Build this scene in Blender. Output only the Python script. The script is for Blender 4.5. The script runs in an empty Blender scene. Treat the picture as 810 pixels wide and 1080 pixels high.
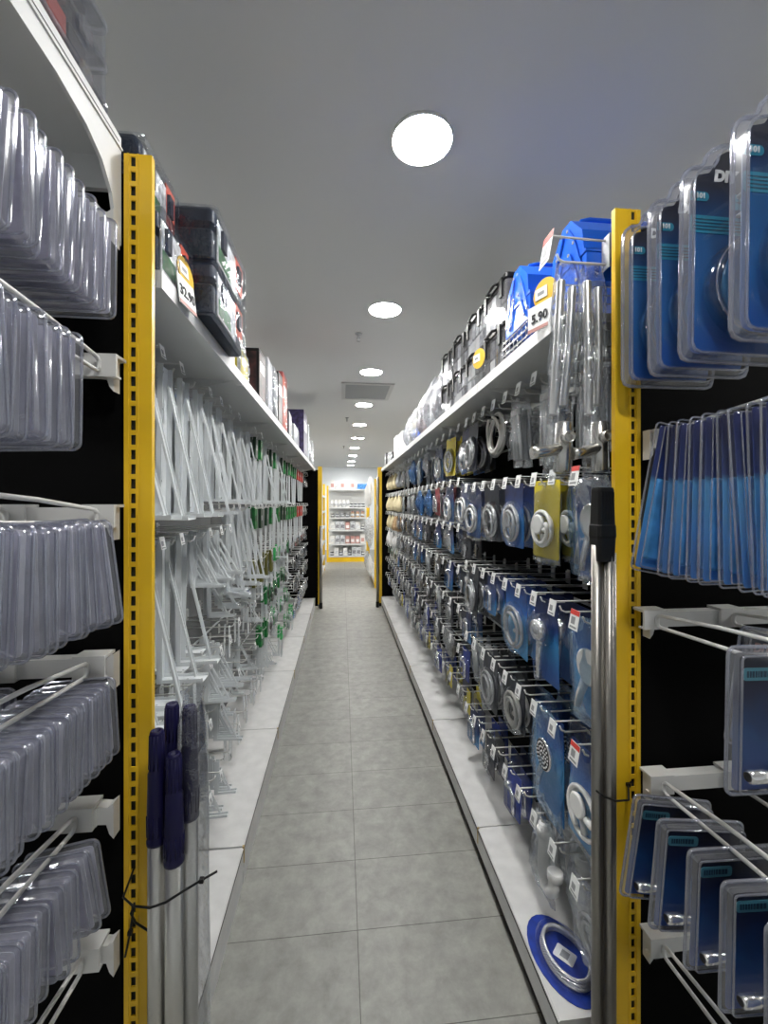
import bpy, math, random
from mathutils import Vector, Matrix, noise

PI = math.pi
# ------------------------------------------------------------------ camera
scene = bpy.context.scene
COL = scene.collection
YAW = math.atan(44 / 440)
EYE = 1.55
cam_data = bpy.data.cameras.new('camera')
cam_data.sensor_fit = 'VERTICAL'
cam_data.sensor_height = 24.0
cam_data.lens = 440 / 1080 * 24.0
cam_data.shift_y = -9 / 1080
cam_data.clip_start = 0.02
cam = bpy.data.objects.new('camera', cam_data)
cam.location = (0, 0, EYE)
cam.rotation_euler = (PI / 2, 0, -YAW)
COL.objects.link(cam)
scene.camera = cam
# ------------------------------------------------------------------ world, exposure
world = bpy.data.worlds.new('world')
scene.world = world
world.use_nodes = True
world.node_tree.nodes['Background'].inputs[0].default_value = (0.8, 0.85, 0.9, 1)
world.node_tree.nodes['Background'].inputs[1].default_value = 0.05
scene.view_settings.view_transform = 'Standard'
scene.view_settings.look = 'None'
scene.view_settings.gamma = 1
scene.view_settings.use_curve_mapping = False
scene.view_settings.exposure = 1.45
scene.cycles.transparent_max_bounces = 40
scene.cycles.max_bounces = 10
scene.cycles.sample_clamp_indirect = 4.0
LAMP_STRENGTH = 64.0        # the emission of every ceiling lamp's diffuser

# ------------------------------------------------------------------ materials
def nodes_of(m):
    m.use_nodes = True
    nt = m.node_tree
    return nt, nt.nodes, nt.links, nt.nodes['Principled BSDF']

def mat(name, col, rough=0.5, metal=0.0, spec=0.5, bump=0.0, bscale=60, var=0.0, vscale=8):
    m = bpy.data.materials.new(name)
    nt, N, L, b = nodes_of(m)
    b.inputs['Base Color'].default_value = (*col, 1)
    b.inputs['Roughness'].default_value = rough
    b.inputs['Metallic'].default_value = metal
    b.inputs['Specular IOR Level'].default_value = spec
    if bump or var:
        tc = N.new('ShaderNodeTexCoord')
    if bump:
        nz = N.new('ShaderNodeTexNoise'); nz.inputs['Scale'].default_value = bscale
        L.new(tc.outputs['Object'], nz.inputs['Vector'])
        bp = N.new('ShaderNodeBump'); bp.inputs['Strength'].default_value = bump
        bp.inputs['Distance'].default_value = 0.01
        L.new(nz.outputs['Fac'], bp.inputs['Height']); L.new(bp.outputs['Normal'], b.inputs['Normal'])
    if var:
        nz2 = N.new('ShaderNodeTexNoise'); nz2.inputs['Scale'].default_value = vscale
        nz2.inputs['Detail'].default_value = 4
        L.new(tc.outputs['Object'], nz2.inputs['Vector'])
        rp = N.new('ShaderNodeValToRGB')
        rp.color_ramp.elements[0].position = 0.35; rp.color_ramp.elements[1].position = 0.65
        rp.color_ramp.elements[0].color = (*[c * (1 - var) for c in col], 1)
        rp.color_ramp.elements[1].color = (*[min(1, c * (1 + var)) for c in col], 1)
        L.new(nz2.outputs['Fac'], rp.inputs['Fac']); L.new(rp.outputs['Color'], b.inputs['Base Color'])
    return m

def clear(name, tint, haze, gloss, rough=0.08, hazecol=(0.6, 0.6, 0.68), bump=0.0, bscale=30, facing=0.5):
    """thin clear plastic: see-through, a little haze, glossy towards grazing angles"""
    m = bpy.data.materials.new(name)
    m.use_nodes = True
    nt = m.node_tree; N = nt.nodes; L = nt.links
    N.clear()
    out = N.new('ShaderNodeOutputMaterial')
    tr = N.new('ShaderNodeBsdfTransparent'); tr.inputs[0].default_value = (*tint, 1)
    df = N.new('ShaderNodeBsdfDiffuse'); df.inputs[0].default_value = (*hazecol, 1)
    gl = N.new('ShaderNodeBsdfGlossy'); gl.inputs['Roughness'].default_value = rough
    gl.inputs[0].default_value = (0.95, 0.97, 1, 1)
    m1 = N.new('ShaderNodeMixShader'); m1.inputs[0].default_value = haze
    L.new(tr.outputs[0], m1.inputs[1]); L.new(df.outputs[0], m1.inputs[2])
    lw = N.new('ShaderNodeLayerWeight'); lw.inputs[0].default_value = facing
    mr = N.new('ShaderNodeMapRange')
    mr.inputs['To Min'].default_value = gloss; mr.inputs['To Max'].default_value = min(0.85, gloss + 0.5)
    L.new(lw.outputs['Fresnel'], mr.inputs['Value'])
    m2 = N.new('ShaderNodeMixShader')
    L.new(mr.outputs[0], m2.inputs[0]); L.new(m1.outputs[0], m2.inputs[1]); L.new(gl.outputs[0], m2.inputs[2])
    if bump:
        tc = N.new('ShaderNodeTexCoord')
        nz = N.new('ShaderNodeTexNoise'); nz.inputs['Scale'].default_value = bscale; nz.inputs['Detail'].default_value = 3
        L.new(tc.outputs['Object'], nz.inputs['Vector'])
        bp = N.new('ShaderNodeBump'); bp.inputs['Strength'].default_value = bump; bp.inputs['Distance'].default_value = 0.02
        L.new(nz.outputs['Fac'], bp.inputs['Height'])
        L.new(bp.outputs['Normal'], gl.inputs['Normal']); L.new(bp.outputs['Normal'], df.inputs['Normal'])
    L.new(m2.outputs[0], out.inputs[0])
    return m

def emit(name, col, s):
    m = bpy.data.materials.new(name)
    m.use_nodes = True
    nt = m.node_tree; nt.nodes.clear()
    e = nt.nodes.new('ShaderNodeEmission'); e.inputs[0].default_value = (*col, 1); e.inputs[1].default_value = s
    o = nt.nodes.new('ShaderNodeOutputMaterial'); nt.links.new(e.outputs[0], o.inputs[0])
    return m

def card_mat(name, stops, axis='Z', lo=-0.4, hi=0.0, rough=0.45, swirl=0.0, sscale=9):
    """printed card: colours run along the card's own height, as printed"""
    m = bpy.data.materials.new(name)
    nt, N, L, b = nodes_of(m)
    tc = N.new('ShaderNodeTexCoord'); sp = N.new('ShaderNodeSeparateXYZ')
    L.new(tc.outputs['Object'], sp.inputs[0])
    mr = N.new('ShaderNodeMapRange'); mr.inputs['From Min'].default_value = lo; mr.inputs['From Max'].default_value = hi
    L.new(sp.outputs[axis], mr.inputs['Value'])
    rp = N.new('ShaderNodeValToRGB')
    els = rp.color_ramp.elements
    els[0].position = stops[0][0]; els[0].color = (*stops[0][1], 1)
    els[1].position = stops[-1][0]; els[1].color = (*stops[-1][1], 1)
    for p, c in stops[1:-1]:
        e = els.new(p); e.color = (*c, 1)
    src = mr.outputs[0]
    if swirl:
        nz = N.new('ShaderNodeTexNoise'); nz.inputs['Scale'].default_value = sscale; nz.inputs['Detail'].default_value = 3
        nz.inputs['Distortion'].default_value = 1.5
        L.new(tc.outputs['Object'], nz.inputs['Vector'])
        ma = N.new('ShaderNodeMath'); ma.operation = 'MULTIPLY_ADD'; ma.inputs[1].default_value = swirl
        L.new(nz.outputs['Fac'], ma.inputs[0]); L.new(mr.outputs[0], ma.inputs[2])
        mb = N.new('ShaderNodeMath'); mb.operation = 'SUBTRACT'; mb.inputs[1].default_value = swirl * 0.5
        L.new(ma.outputs[0], mb.inputs[0]); src = mb.outputs[0]
    L.new(src, rp.inputs['Fac']); L.new(rp.outputs['Color'], b.inputs['Base Color'])
    b.inputs['Roughness'].default_value = rough
    return m

def hose_mat(name, col, scale=450, rough=0.25, metal=0.95):
    m = mat(name, col, rough, metal)
    nt = m.node_tree; N = nt.nodes; L = nt.links; b = N['Principled BSDF']
    tc = N.new('ShaderNodeTexCoord')
    wv = N.new('ShaderNodeTexWave'); wv.inputs['Scale'].default_value = scale / 6.0; wv.bands_direction = 'DIAGONAL'
    L.new(tc.outputs['Object'], wv.inputs['Vector'])
    bp = N.new('ShaderNodeBump'); bp.inputs['Strength'].default_value = 0.5; bp.inputs['Distance'].default_value = 0.002
    L.new(wv.outputs['Fac'], bp.inputs['Height']); L.new(bp.outputs['Normal'], b.inputs['Normal'])
    return m

M = {}
M['white'] = mat('white_powder_coat', (0.66, 0.67, 0.67), 0.42, bump=0.03, bscale=300)
M['wire'] = mat('white_wire', (0.66, 0.66, 0.645), 0.35)
M['deck'] = mat('white_deck', (0.66, 0.66, 0.655), 0.38, var=0.06, vscale=14)
M['black_panel'] = mat('black_panel', (0.0022, 0.0022, 0.0024), 0.75, spec=0.06)
M['yellow'] = mat('yellow_paint', (0.80, 0.50, 0.014), 0.36, var=0.08, vscale=3)
M['plinth'] = mat('tan_plinth', (0.50, 0.36, 0.14), 0.5)
M['bracket'] = mat('pale_grey_enamel', (0.69, 0.72, 0.735), 0.40)
M['grey_panel'] = mat('grey_back_panel', (0.20, 0.205, 0.21), 0.6)
M['hole'] = mat('dark_joint_and_shade', (0.03, 0.03, 0.03), 0.7)  # dark joints, plus painted shade of post slots and kick recess
M['tag'] = mat('price_paper', (0.86, 0.87, 0.87), 0.5)
M['print'] = mat('grey_print', (0.30, 0.31, 0.32), 0.6)
M['redtag'] = mat('red_tag', (0.70, 0.06, 0.05), 0.5)
M['chrome'] = mat('chrome', (0.86, 0.87, 0.89), 0.14, 0.8)
M['steel'] = mat('brushed_steel', (0.30, 0.285, 0.265), 0.36, 1.0)
M['alu'] = mat('brushed_aluminium', (0.62, 0.61, 0.58), 0.34, 1.0, bump=0.02, bscale=200)
M['brass'] = mat('brass', (0.80, 0.58, 0.18), 0.22, 1.0)
M['hose'] = hose_mat('ribbed_chrome_hose', (0.80, 0.81, 0.82), metal=0.6, rough=0.22)
M['whitehose'] = mat('white_hose', (0.82, 0.82, 0.80), 0.3)
M['greyhose'] = hose_mat('pale_ribbed_hose', (0.72, 0.71, 0.68), rough=0.35, metal=0.6)
M['navy'] = mat('navy_plastic', (0.005, 0.016, 0.042), 0.45, spec=0.3)
M['navycap'] = mat('indigo_plastic', (0.007, 0.006, 0.045), 0.42, spec=0.3)
M['black'] = mat('black_plastic', (0.006, 0.006, 0.0065), 0.45, spec=0.3)
M['white_pl'] = mat('white_plastic', (0.80, 0.80, 0.79), 0.3)
M['blue_metal'] = mat('blue_enamel', (0.006, 0.105, 0.62), 0.3)
M['blue_dark'] = mat('royal_blue_card', (0.006, 0.035, 0.30), 0.4, var=0.25, vscale=30)
M['clear'] = clear('clear_blister', (0.975, 0.98, 0.99), 0.010, 0.035, 0.07, facing=0.34)
M['skywin'] = mat('sky_blue_film', (0.09, 0.36, 0.72), 0.25, var=0.3, vscale=14)
M['haze'] = clear('hazy_blister', (0.90, 0.90, 0.95), 0.20, 0.06, 0.14, (0.58, 0.58, 0.68), bump=0.14, bscale=45, facing=0.4)
M['rim'] = clear('blister_rim', (0.86, 0.87, 0.92), 0.20, 0.10, 0.12, (0.46, 0.47, 0.53), facing=0.4)
M['bag'] = clear('clear_bag', (0.97, 0.98, 0.99), 0.035, 0.07, 0.08, (0.7, 0.72, 0.76), bump=0.8, bscale=26, facing=0.42)
M['wrap'] = clear('shrink_wrap', (0.97, 0.98, 0.99), 0.02, 0.05, 0.06, bump=0.6, bscale=22, facing=0.4)
M['greywrap'] = clear('crumpled_wrap', (0.80, 0.82, 0.85), 0.32, 0.20, 0.12, (0.62, 0.63, 0.66), bump=1.0, bscale=32, facing=0.5)
M['bluebag'] = clear('blue_bag', (0.28, 0.52, 0.86), 0.40, 0.09, 0.12, (0.06, 0.24, 0.55), bump=0.7, bscale=22)
M['lbluebag'] = clear('pale_blue_bag', (0.80, 0.90, 0.98), 0.10, 0.07, 0.10, (0.25, 0.48, 0.72), bump=0.8, bscale=22, facing=0.42)
M['blackred'] = mat('black_red_print', (0.035, 0.010, 0.009), 0.4, var=0.9, vscale=26)
M['cardlav'] = mat('lavender_insert', (0.40, 0.40, 0.49), 0.5, var=0.2, vscale=25)
M['cardlav2'] = mat('pale_insert', (0.60, 0.60, 0.69), 0.5, var=0.12, vscale=25)
M['green'] = mat('green_card', (0.010, 0.16, 0.035), 0.45, var=0.4, vscale=20)
M['dgreen'] = mat('dark_green_card', (0.006, 0.035, 0.014), 0.45)
M['olive'] = mat('olive_card', (0.12, 0.12, 0.02), 0.45)
M['lgreen'] = mat('bright_green_card', (0.05, 0.42, 0.12), 0.45)
M['red'] = mat('red_card', (0.48, 0.03, 0.02), 0.45)
M['maroon'] = mat('maroon_card', (0.28, 0.02, 0.03), 0.45, var=0.2, vscale=15)
M['orange'] = mat('orange_print', (0.75, 0.10, 0.045), 0.45)
M['cream'] = mat('cream_cloth', (0.78, 0.68, 0.43), 0.8, bump=0.3, bscale=40)
M['greycloth'] = mat('grey_cloth', (0.40, 0.41, 0.43), 0.8, bump=0.3, bscale=40)
M['tan'] = mat('tan_sponge', (0.50, 0.33, 0.18), 0.8, bump=0.3, bscale=40)
M['yellowcard'] = mat('yellow_card', (0.72, 0.60, 0.03), 0.45)
M['darkcard'] = mat('charcoal_card', (0.014, 0.019, 0.032), 0.4, var=0.4, vscale=25)
M['navycard'] = card_mat('navy_blue_card', [(0, (0.016, 0.10, 0.38)), (0.45, (0.03, 0.24, 0.56)), (0.7, (0.012, 0.05, 0.22)), (1, (0.006, 0.012, 0.06))], lo=-0.24, hi=0, swirl=0.5)
M['skycard'] = card_mat('sky_blue_card', [(0, (0.04, 0.28, 0.68)), (0.5, (0.14, 0.52, 0.85)), (0.75, (0.03, 0.18, 0.58)), (1, (0.008, 0.03, 0.16))], lo=-0.3, hi=0, swirl=0.4)
M['purple'] = mat('purple_print', (0.035, 0.025, 0.085), 0.4, var=0.6, vscale=28)
M['pinkprint'] = mat('pink_print', (0.55, 0.30, 0.27), 0.45)
M['paleprint'] = mat('pale_print', (0.62, 0.64, 0.66), 0.45, var=0.35, vscale=40)
M['bluecarton'] = mat('blue_carton', (0.07, 0.26, 0.66), 0.45, var=0.5, vscale=22)
M['greyprint'] = mat('mixed_grey_print', (0.22, 0.22, 0.24), 0.4, var=0.7, vscale=35)
M['ceil_metal'] = mat('grille_grey', (0.30, 0.31, 0.31), 0.5)
M['teal'] = mat('teal_print', (0.03, 0.30, 0.44), 0.45)
M['tealtxt'] = mat('teal_dark_print', (0.01, 0.07, 0.13), 0.45)
M['price_yellow'] = mat('price_disc_yellow', (0.78, 0.50, 0.05), 0.4)
M['ink'] = mat('black_ink', (0.02, 0.02, 0.025), 0.5)
M['lamp'] = emit('lamp_diffuser', (1.0, 0.985, 0.95), LAMP_STRENGTH)

# ------------------------------------------------------------------ mesh builder
class MB:
    def __init__(s): s.v = []; s.f = []; s.mi = []; s.sm = []
    def add(s, verts, faces, mi=0, smooth=False):
        o = len(s.v); s.v += [tuple(p) for p in verts]
        for f in faces:
            s.f.append([i + o for i in f]); s.mi.append(mi); s.sm.append(smooth)
        return s
    def box(s, x0, x1, y0, y1, z0, z1, mi=0):
        v = [(x, y, z) for z in (z0, z1) for y in (y0, y1) for x in (x0, x1)]
        return s.add(v, [(0, 2, 3, 1), (4, 5, 7, 6), (0, 1, 5, 4), (2, 6, 7, 3), (0, 4, 6, 2), (1, 3, 7, 5)], mi)
    def rbox(s, x0, x1, y0, y1, z0, z1, r=0.01, b=0.004, mi=0, n=3):
        """box standing up with rounded vertical corners and softened top and bottom rims"""
        def ring(i, z):
            return [(x, y, z) for x, y in rrect(x0 + i, x1 - i, y0 + i, y1 - i, max(r - i, 0.001), n)]
        rings = [ring(b, z0), ring(0, z0 + b), ring(0, z1 - b), ring(b, z1)]
        return s.loft(rings, True, True, mi, False)
    def loft(s, rings, cap0=True, cap1=True, mi=0, smooth=True, closed=True):
        n = len(rings[0]); v = [p for r in rings for p in r]; f = []
        for k in range(len(rings) - 1):
            for i in range(n if closed else n - 1):
                j = (i + 1) % n
                f.append((k * n + i, k * n + j, (k + 1) * n + j, (k + 1) * n + i))
        seg = mi if isinstance(mi, (list, tuple)) else None
        mi = mi if seg is None else 0
        s.add(v, f, mi, smooth)
        if seg:
            m_ = n if closed else n - 1; base = len(s.mi) - len(f)
            for k, q in enumerate(seg):
                for i in range(m_): s.mi[base + k * m_ + i] = q
        o = len(s.v) - len(v)
        if cap0: s.f.append([o + i for i in range(n)][::-1]); s.mi.append(mi); s.sm.append(False)
        if cap1: s.f.append([o + (len(rings) - 1) * n + i for i in range(n)]); s.mi.append(mi); s.sm.append(False)
        return s
    def tube(s, path, r, n=6, mi=0, closed=False, caps=True):
        P = [Vector(p) for p in path]; m = len(P); rings = []
        R = r if isinstance(r, (list, tuple)) else [r] * m
        prev = None
        for i in range(m):
            if closed: t = P[(i + 1) % m] - P[i - 1]
            else: t = P[min(i + 1, m - 1)] - P[max(i - 1, 0)]
            if t.length < 1e-9: t = Vector((0, 0, 1))
            t.normalize()
            if prev is None:
                a = Vector((0, 0, 1)) if abs(t.z) < 0.9 else Vector((1, 0, 0))
                u = t.cross(a).normalized()
            else:
                u = (prev - t * prev.dot(t))
                u = u.normalized() if u.length > 1e-6 else t.orthogonal().normalized()
            prev = u; w = t.cross(u)
            rings.append([tuple(P[i] + (u * math.cos(2 * PI * k / n) + w * math.sin(2 * PI * k / n)) * R[i]) for k in range(n)])
        if closed: rings.append(rings[0])
        return s.loft(rings, caps and not closed, caps and not closed, mi, True)
    def lathe(s, prof, n=16, mi=0, axis='Z', at=(0, 0, 0), smooth=True):
        rings = []
        for r, h in prof:
            ring = []
            for k in range(n):
                a = 2 * PI * k / n; c, q = r * math.cos(a), r * math.sin(a)
                p = (c, q, h) if axis == 'Z' else ((c, h, q) if axis == 'Y' else (h, c, q))
                ring.append((p[0] + at[0], p[1] + at[1], p[2] + at[2]))
            rings.append(ring)
        return s.loft(rings, True, True, mi, smooth)
    def plate(s, outline, y0, y1, mi=0):
        """outline in x,z extruded along y"""
        return s.loft([[(x, y0, z) for x, z in outline], [(x, y1, z) for x, z in outline]], True, True, mi, False)
    def xf(s, mtx, since=0):
        s.v[since:] = [tuple(mtx @ Vector(p)) for p in s.v[since:]]
        return s
    def mesh(s, name, mats):
        me = bpy.data.meshes.new(name)
        me.from_pydata(s.v, [], s.f)
        for m in (mats if isinstance(mats, (list, tuple)) else [mats]):
            me.materials.append(M[m] if isinstance(m, str) else m)
        me.polygons.foreach_set('material_index', s.mi)
        me.polygons.foreach_set('use_smooth', s.sm)
        me.update()
        return me

def rrect(x0, x1, y0, y1, r, n=3):
    out = []
    for cx, cy, a0 in ((x1 - r, y1 - r, 0), (x0 + r, y1 - r, PI / 2), (x0 + r, y0 + r, PI), (x1 - r, y0 + r, 1.5 * PI)):
        for k in range(n + 1):
            a = a0 + PI / 2 * k / n
            out.append((cx + r * math.cos(a), cy + r * math.sin(a)))
    return out

def ellipse(cx, cz, rx, rz, n=20):
    return [(cx + rx * math.cos(2 * PI * k / n), cz + rz * math.sin(2 * PI * k / n)) for k in range(n)]

def arc(c, r, a0, a1, n, plane='XZ', off=0.0):
    out = []
    for k in range(n + 1):
        a = a0 + (a1 - a0) * k / n
        p, q = c[0] + r * math.cos(a), c[1] + r * math.sin(a)
        out.append((p, off, q) if plane == 'XZ' else ((p, q, off) if plane == 'XY' else (off, p, q)))
    return out

def text_mesh(s, size, mi_mat, depth=0.0006, bold=0.0, shear=0.0):
    cu = bpy.data.curves.new('lettering', 'FONT')
    cu.body = s; cu.size = size; cu.extrude = depth; cu.align_x = 'CENTER'; cu.align_y = 'CENTER'; cu.offset = bold; cu.shear = shear
    cu.resolution_u = 3
    o = bpy.data.objects.new('lettering', cu); COL.objects.link(o)
    dg = bpy.context.evaluated_depsgraph_get()
    me = bpy.data.meshes.new_from_object(o.evaluated_get(dg))
    bpy.data.objects.remove(o); bpy.data.curves.remove(cu)
    me.transform(Matrix.Rotation(PI / 2, 4, 'X'))        # lettering stands up, facing -Y
    me.materials.clear(); me.materials.append(M[mi_mat])
    me.name = 'lettering'
    return me

# ------------------------------------------------------------------ things
def link(name, data, parent=None, loc=None, rot=None):
    o = bpy.data.objects.new(name, data); COL.objects.link(o)
    if parent: o.parent = parent
    if loc is not None: o.location = loc
    if rot is not None: o.rotation_euler = rot
    return o

def place(spec, loc, rot=(0, 0, 0), label='', group=None, scale=None):
    """a thing: an Empty at its hanging or standing point with copies of its parts and sub-parts under it"""
    name, cat, parts = spec
    if len(parts) == 1 and parts[0][0] is None:
        root = link(name, parts[0][1], None, loc, rot)
    else:
        root = link(name, None, None, loc, rot); root.empty_display_size = 0.02
        for p in parts:
            po = link(p[0], p[1], root, p[3] if len(p) > 3 else None)
            if len(p) > 4: po['label'] = p[4]
            for q in (p[2] if len(p) > 2 and p[2] else []):
                link(q[0], q[1], po, q[2] if len(q) > 2 else None)
    root['label'] = label; root['category'] = cat
    if group: root['group'] = group
    if scale: root.scale = (scale,) * 3 if not isinstance(scale, tuple) else scale
    return root

def single(name, cat, mesh, loc=(0, 0, 0), rot=(0, 0, 0), label='', group=None):
    return place((name, cat, [(None, mesh)]), loc, rot, label, group)

def struct(name, mesh):
    o = link(name, mesh); o['kind'] = 'structure'; return o

ORD = ['', 'first', 'second', 'third', 'fourth', 'fifth', 'sixth', 'seventh', 'eighth', 'ninth', 'tenth', 'eleventh', 'twelfth',
       'thirteenth', 'fourteenth', 'fifteenth', 'sixteenth', 'seventeenth', 'eighteenth', 'nineteenth', 'twentieth']
def nth(n):
    if n <= 20: return ORD[n]
    t = {2: 'twenty', 3: 'thirty', 4: 'forty'}
    return t[n // 10] + '-' + ORD[n % 10] if n % 10 else {30: 'thirtieth', 40: 'fortieth'}[n]

RNG = random.Random(11)
def ru(a, b): return RNG.uniform(a, b)
# ================================================================== the room
CEIL = 2.75
XL, XR, Y0, Y1 = -4.2, 4.4, -3.2, 14.0

def floor_material():
    m = bpy.data.materials.new('grey_stone_tiles')
    nt, N, L, b = nodes_of(m)
    tc = N.new('ShaderNodeTexCoord'); mp = N.new('ShaderNodeMapping')
    L.new(tc.outputs['Object'], mp.inputs['Vector'])
    mp.inputs['Location'].default_value = (-0.055 + 6.0, -1.517 + 6.0, 0)
    br = N.new('ShaderNodeTexBrick'); br.offset = 0.0; br.squash = 1.0
    br.inputs['Scale'].default_value = 1.0; br.inputs['Brick Width'].default_value = 0.6
    br.inputs['Row Height'].default_value = 0.3; br.inputs['Mortar Size'].default_value = 0.0016
    br.inputs['Mortar Smooth'].default_value = 0.3; br.inputs['Bias'].default_value = 0.0
    br.inputs['Color1'].default_value = (0.275, 0.275, 0.261, 1); br.inputs['Color2'].default_value = (0.315, 0.315, 0.298, 1)
    br.inputs['Mortar'].default_value = (0.10, 0.098, 0.09, 1)
    L.new(mp.outputs['Vector'], br.inputs['Vector'])
    nz = N.new('ShaderNodeTexNoise'); nz.inputs['Scale'].default_value = 13; nz.inputs['Detail'].default_value = 10
    nz.inputs['Roughness'].default_value = 0.68; nz.inputs['Distortion'].default_value = 0.2
    L.new(tc.outputs['Object'], nz.inputs['Vector'])
    rp = N.new('ShaderNodeValToRGB')
    rp.color_ramp.elements[0].position = 0.3; rp.color_ramp.elements[0].color = (0.70, 0.70, 0.69, 1)
    rp.color_ramp.elements[1].position = 0.7; rp.color_ramp.elements[1].color = (1.16, 1.16, 1.14, 1)
    L.new(nz.outputs['Fac'], rp.inputs['Fac'])
    mx = N.new('ShaderNodeMix'); mx.data_type = 'RGBA'; mx.blend_type = 'MULTIPLY'; mx.inputs['Factor'].default_value = 1.0
    L.new(br.outputs['Color'], mx.inputs['A']); L.new(rp.outputs['Color'], mx.inputs['B'])
    L.new(mx.outputs['Result'], b.inputs['Base Color'])
    b.inputs['Roughness'].default_value = 0.42
    bp = N.new('ShaderNodeBump'); bp.inputs['Strength'].default_value = 0.25; bp.inputs['Distance'].default_value = 0.003
    iv = N.new('ShaderNodeMath'); iv.operation = 'SUBTRACT'; iv.inputs[0].default_value = 1.0
    L.new(br.outputs['Fac'], iv.inputs[1]); L.new(iv.outputs[0], bp.inputs['Height']); L.new(bp.outputs['Normal'], b.inputs['Normal'])
    return m
M['floor'] = floor_material()
M['ceiling'] = mat('ceiling_paint', (0.63, 0.63, 0.62), 0.9, spec=0.1)
M['wallpaint'] = mat('white_wall_paint', (0.80, 0.83, 0.86), 0.8, spec=0.2)

struct('floor', MB().box(XL, XR, Y0, Y1, -0.1, 0).mesh('floor', 'floor'))
struct('ceiling', MB().box(XL, XR, Y0, Y1, CEIL, CEIL + 0.1).mesh('ceiling', 'ceiling'))
struct('wall_back', MB().box(XL, XR, Y1, Y1 + 0.1, -0.1, CEIL + 0.1).mesh('wall_back', 'wallpaint'))
struct('wall_front', MB().box(XL, XR, Y0 - 0.1, Y0, -0.1, CEIL + 0.1).mesh('wall_front', 'wallpaint'))
struct('wall_left', MB().box(XL - 0.1, XL, Y0, Y1, -0.1, CEIL + 0.1).mesh('wall_left', 'wallpaint'))
struct('wall_right', MB().box(XR, XR + 0.1, Y0, Y1, -0.1, CEIL + 0.1).mesh('wall_right', 'wallpaint'))

# ------------------------------------------------------------------ ceiling fittings
def lamp_spec(r):
    trim = MB().lathe([(r + 0.006, 0), (r + 0.005, -0.0075), (r + 0.0005, -0.0085), (r + 0.0005, -0.002)], 32).mesh('trim_ring', 'white_pl')
    dif = MB().lathe([(r, -0.0035), (r, -0.0066), (r * 0.97, -0.0075)], 32).mesh('diffuser', 'lamp')
    return ('ceiling_lamp', 'lamp', [('trim_ring', trim), ('diffuser', dif)])
LAMP = lamp_spec(0.097); SPOT = lamp_spec(0.052)
LX = 0.262
lamp_y = [1.2 * q for q in (1.13, 2.135, 3.16, 4.22, 5.29, 7.52, 8.72, 9.92, 10.9)]
lname = ['largest round ceiling lamp, nearest above the aisle', 'round ceiling lamp between the nearest one and the sprinkler',
         'round ceiling lamp just in front of the air vent', 'round ceiling lamp just beyond the air vent',
         'round ceiling lamp before the pair of small spots', 'round ceiling lamp just beyond the pair of small spots',
         'third round ceiling lamp from the end wall', 'second round ceiling lamp from the end wall', 'round ceiling lamp closest to the end wall']
for y, l in zip(lamp_y, lname):
    place(LAMP, (LX, y, CEIL), label=l, group='lamps along the aisle')
place(SPOT, (0.222, 7.63, CEIL), label='small ceiling spot of the pair, on the bracket shelf side', group='lamps along the aisle')
place(SPOT, (0.342, 7.63, CEIL), label='small ceiling spot of the pair, on the shower goods side', group='lamps along the aisle')
for y in (0.1,):
    place(LAMP, (LX, y, CEIL), label='round ceiling lamp above the camera end of the aisle', group='lamps behind the camera')
for x in (-1.9, 2.3, -3.2, 3.5):
    for y in (0.5, 2.0, 3.3, 4.6, 5.9, 7.2, 8.5, 9.8, 11.0):
        place(LAMP, (x, y, CEIL), label='round ceiling lamp, %s, %s from the camera end' % ({-1.9: 'first row beyond the bracket shelving', -3.2: 'second row beyond the bracket shelving', 2.3: 'first row beyond the shower shelving', 3.5: 'second row beyond the shower shelving'}[x], nth((0.5, 2.0, 3.3, 4.6, 5.9, 7.2, 8.5, 9.8, 11.0).index(y) + 1)), group='lamps over the neighbouring aisles')

for x in (-1.0, 1.5):  # added lamps, hidden by the shelf goods, that brighten the far area
    for y in (8.6,):
        place(LAMP, (x, y, CEIL), label='added unseen fill lamp over the far units on the %s, %s one' % ('bracket side' if x < 0 else 'shower side', 'nearer' if y < 9 else 'farther'), group='lamps over the neighbouring aisles')

def sprinkler_spec():
    a = MB().lathe([(0.026, 0), (0.026, -0.004), (0.012, -0.012), (0.009, -0.012)], 14).mesh('escutcheon', 'ceil_metal')
    b = MB().lathe([(0.007, -0.01), (0.007, -0.03), (0.004, -0.045)], 8)
    b.tube([(-0.009, 0, -0.028), (-0.011, 0, -0.04), (0, 0, -0.052), (0.011, 0, -0.04), (0.009, 0, -0.028)], 0.0022, 5)
    b.lathe([(0.014, -0.052), (0.014, -0.054)], 12)
    return ('sprinkler_head', 'sprinkler', [('escutcheon', a), ('nozzle', b.mesh('nozzle', 'ceil_metal'))])
SPR = sprinkler_spec()
place(SPR, (0.114, 2.95, CEIL), label='small metal sprinkler head in front of the air vent', group='ceiling sprinklers')
place(SPR, (0.066, 5.86, CEIL), label='tiny metal sprinkler head beyond the air vent', group='ceiling sprinklers')
place(SPR, (0.03, 8.76, CEIL), label='farthest tiny sprinkler head, near the end wall lamps', group='ceiling sprinklers')

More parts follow.
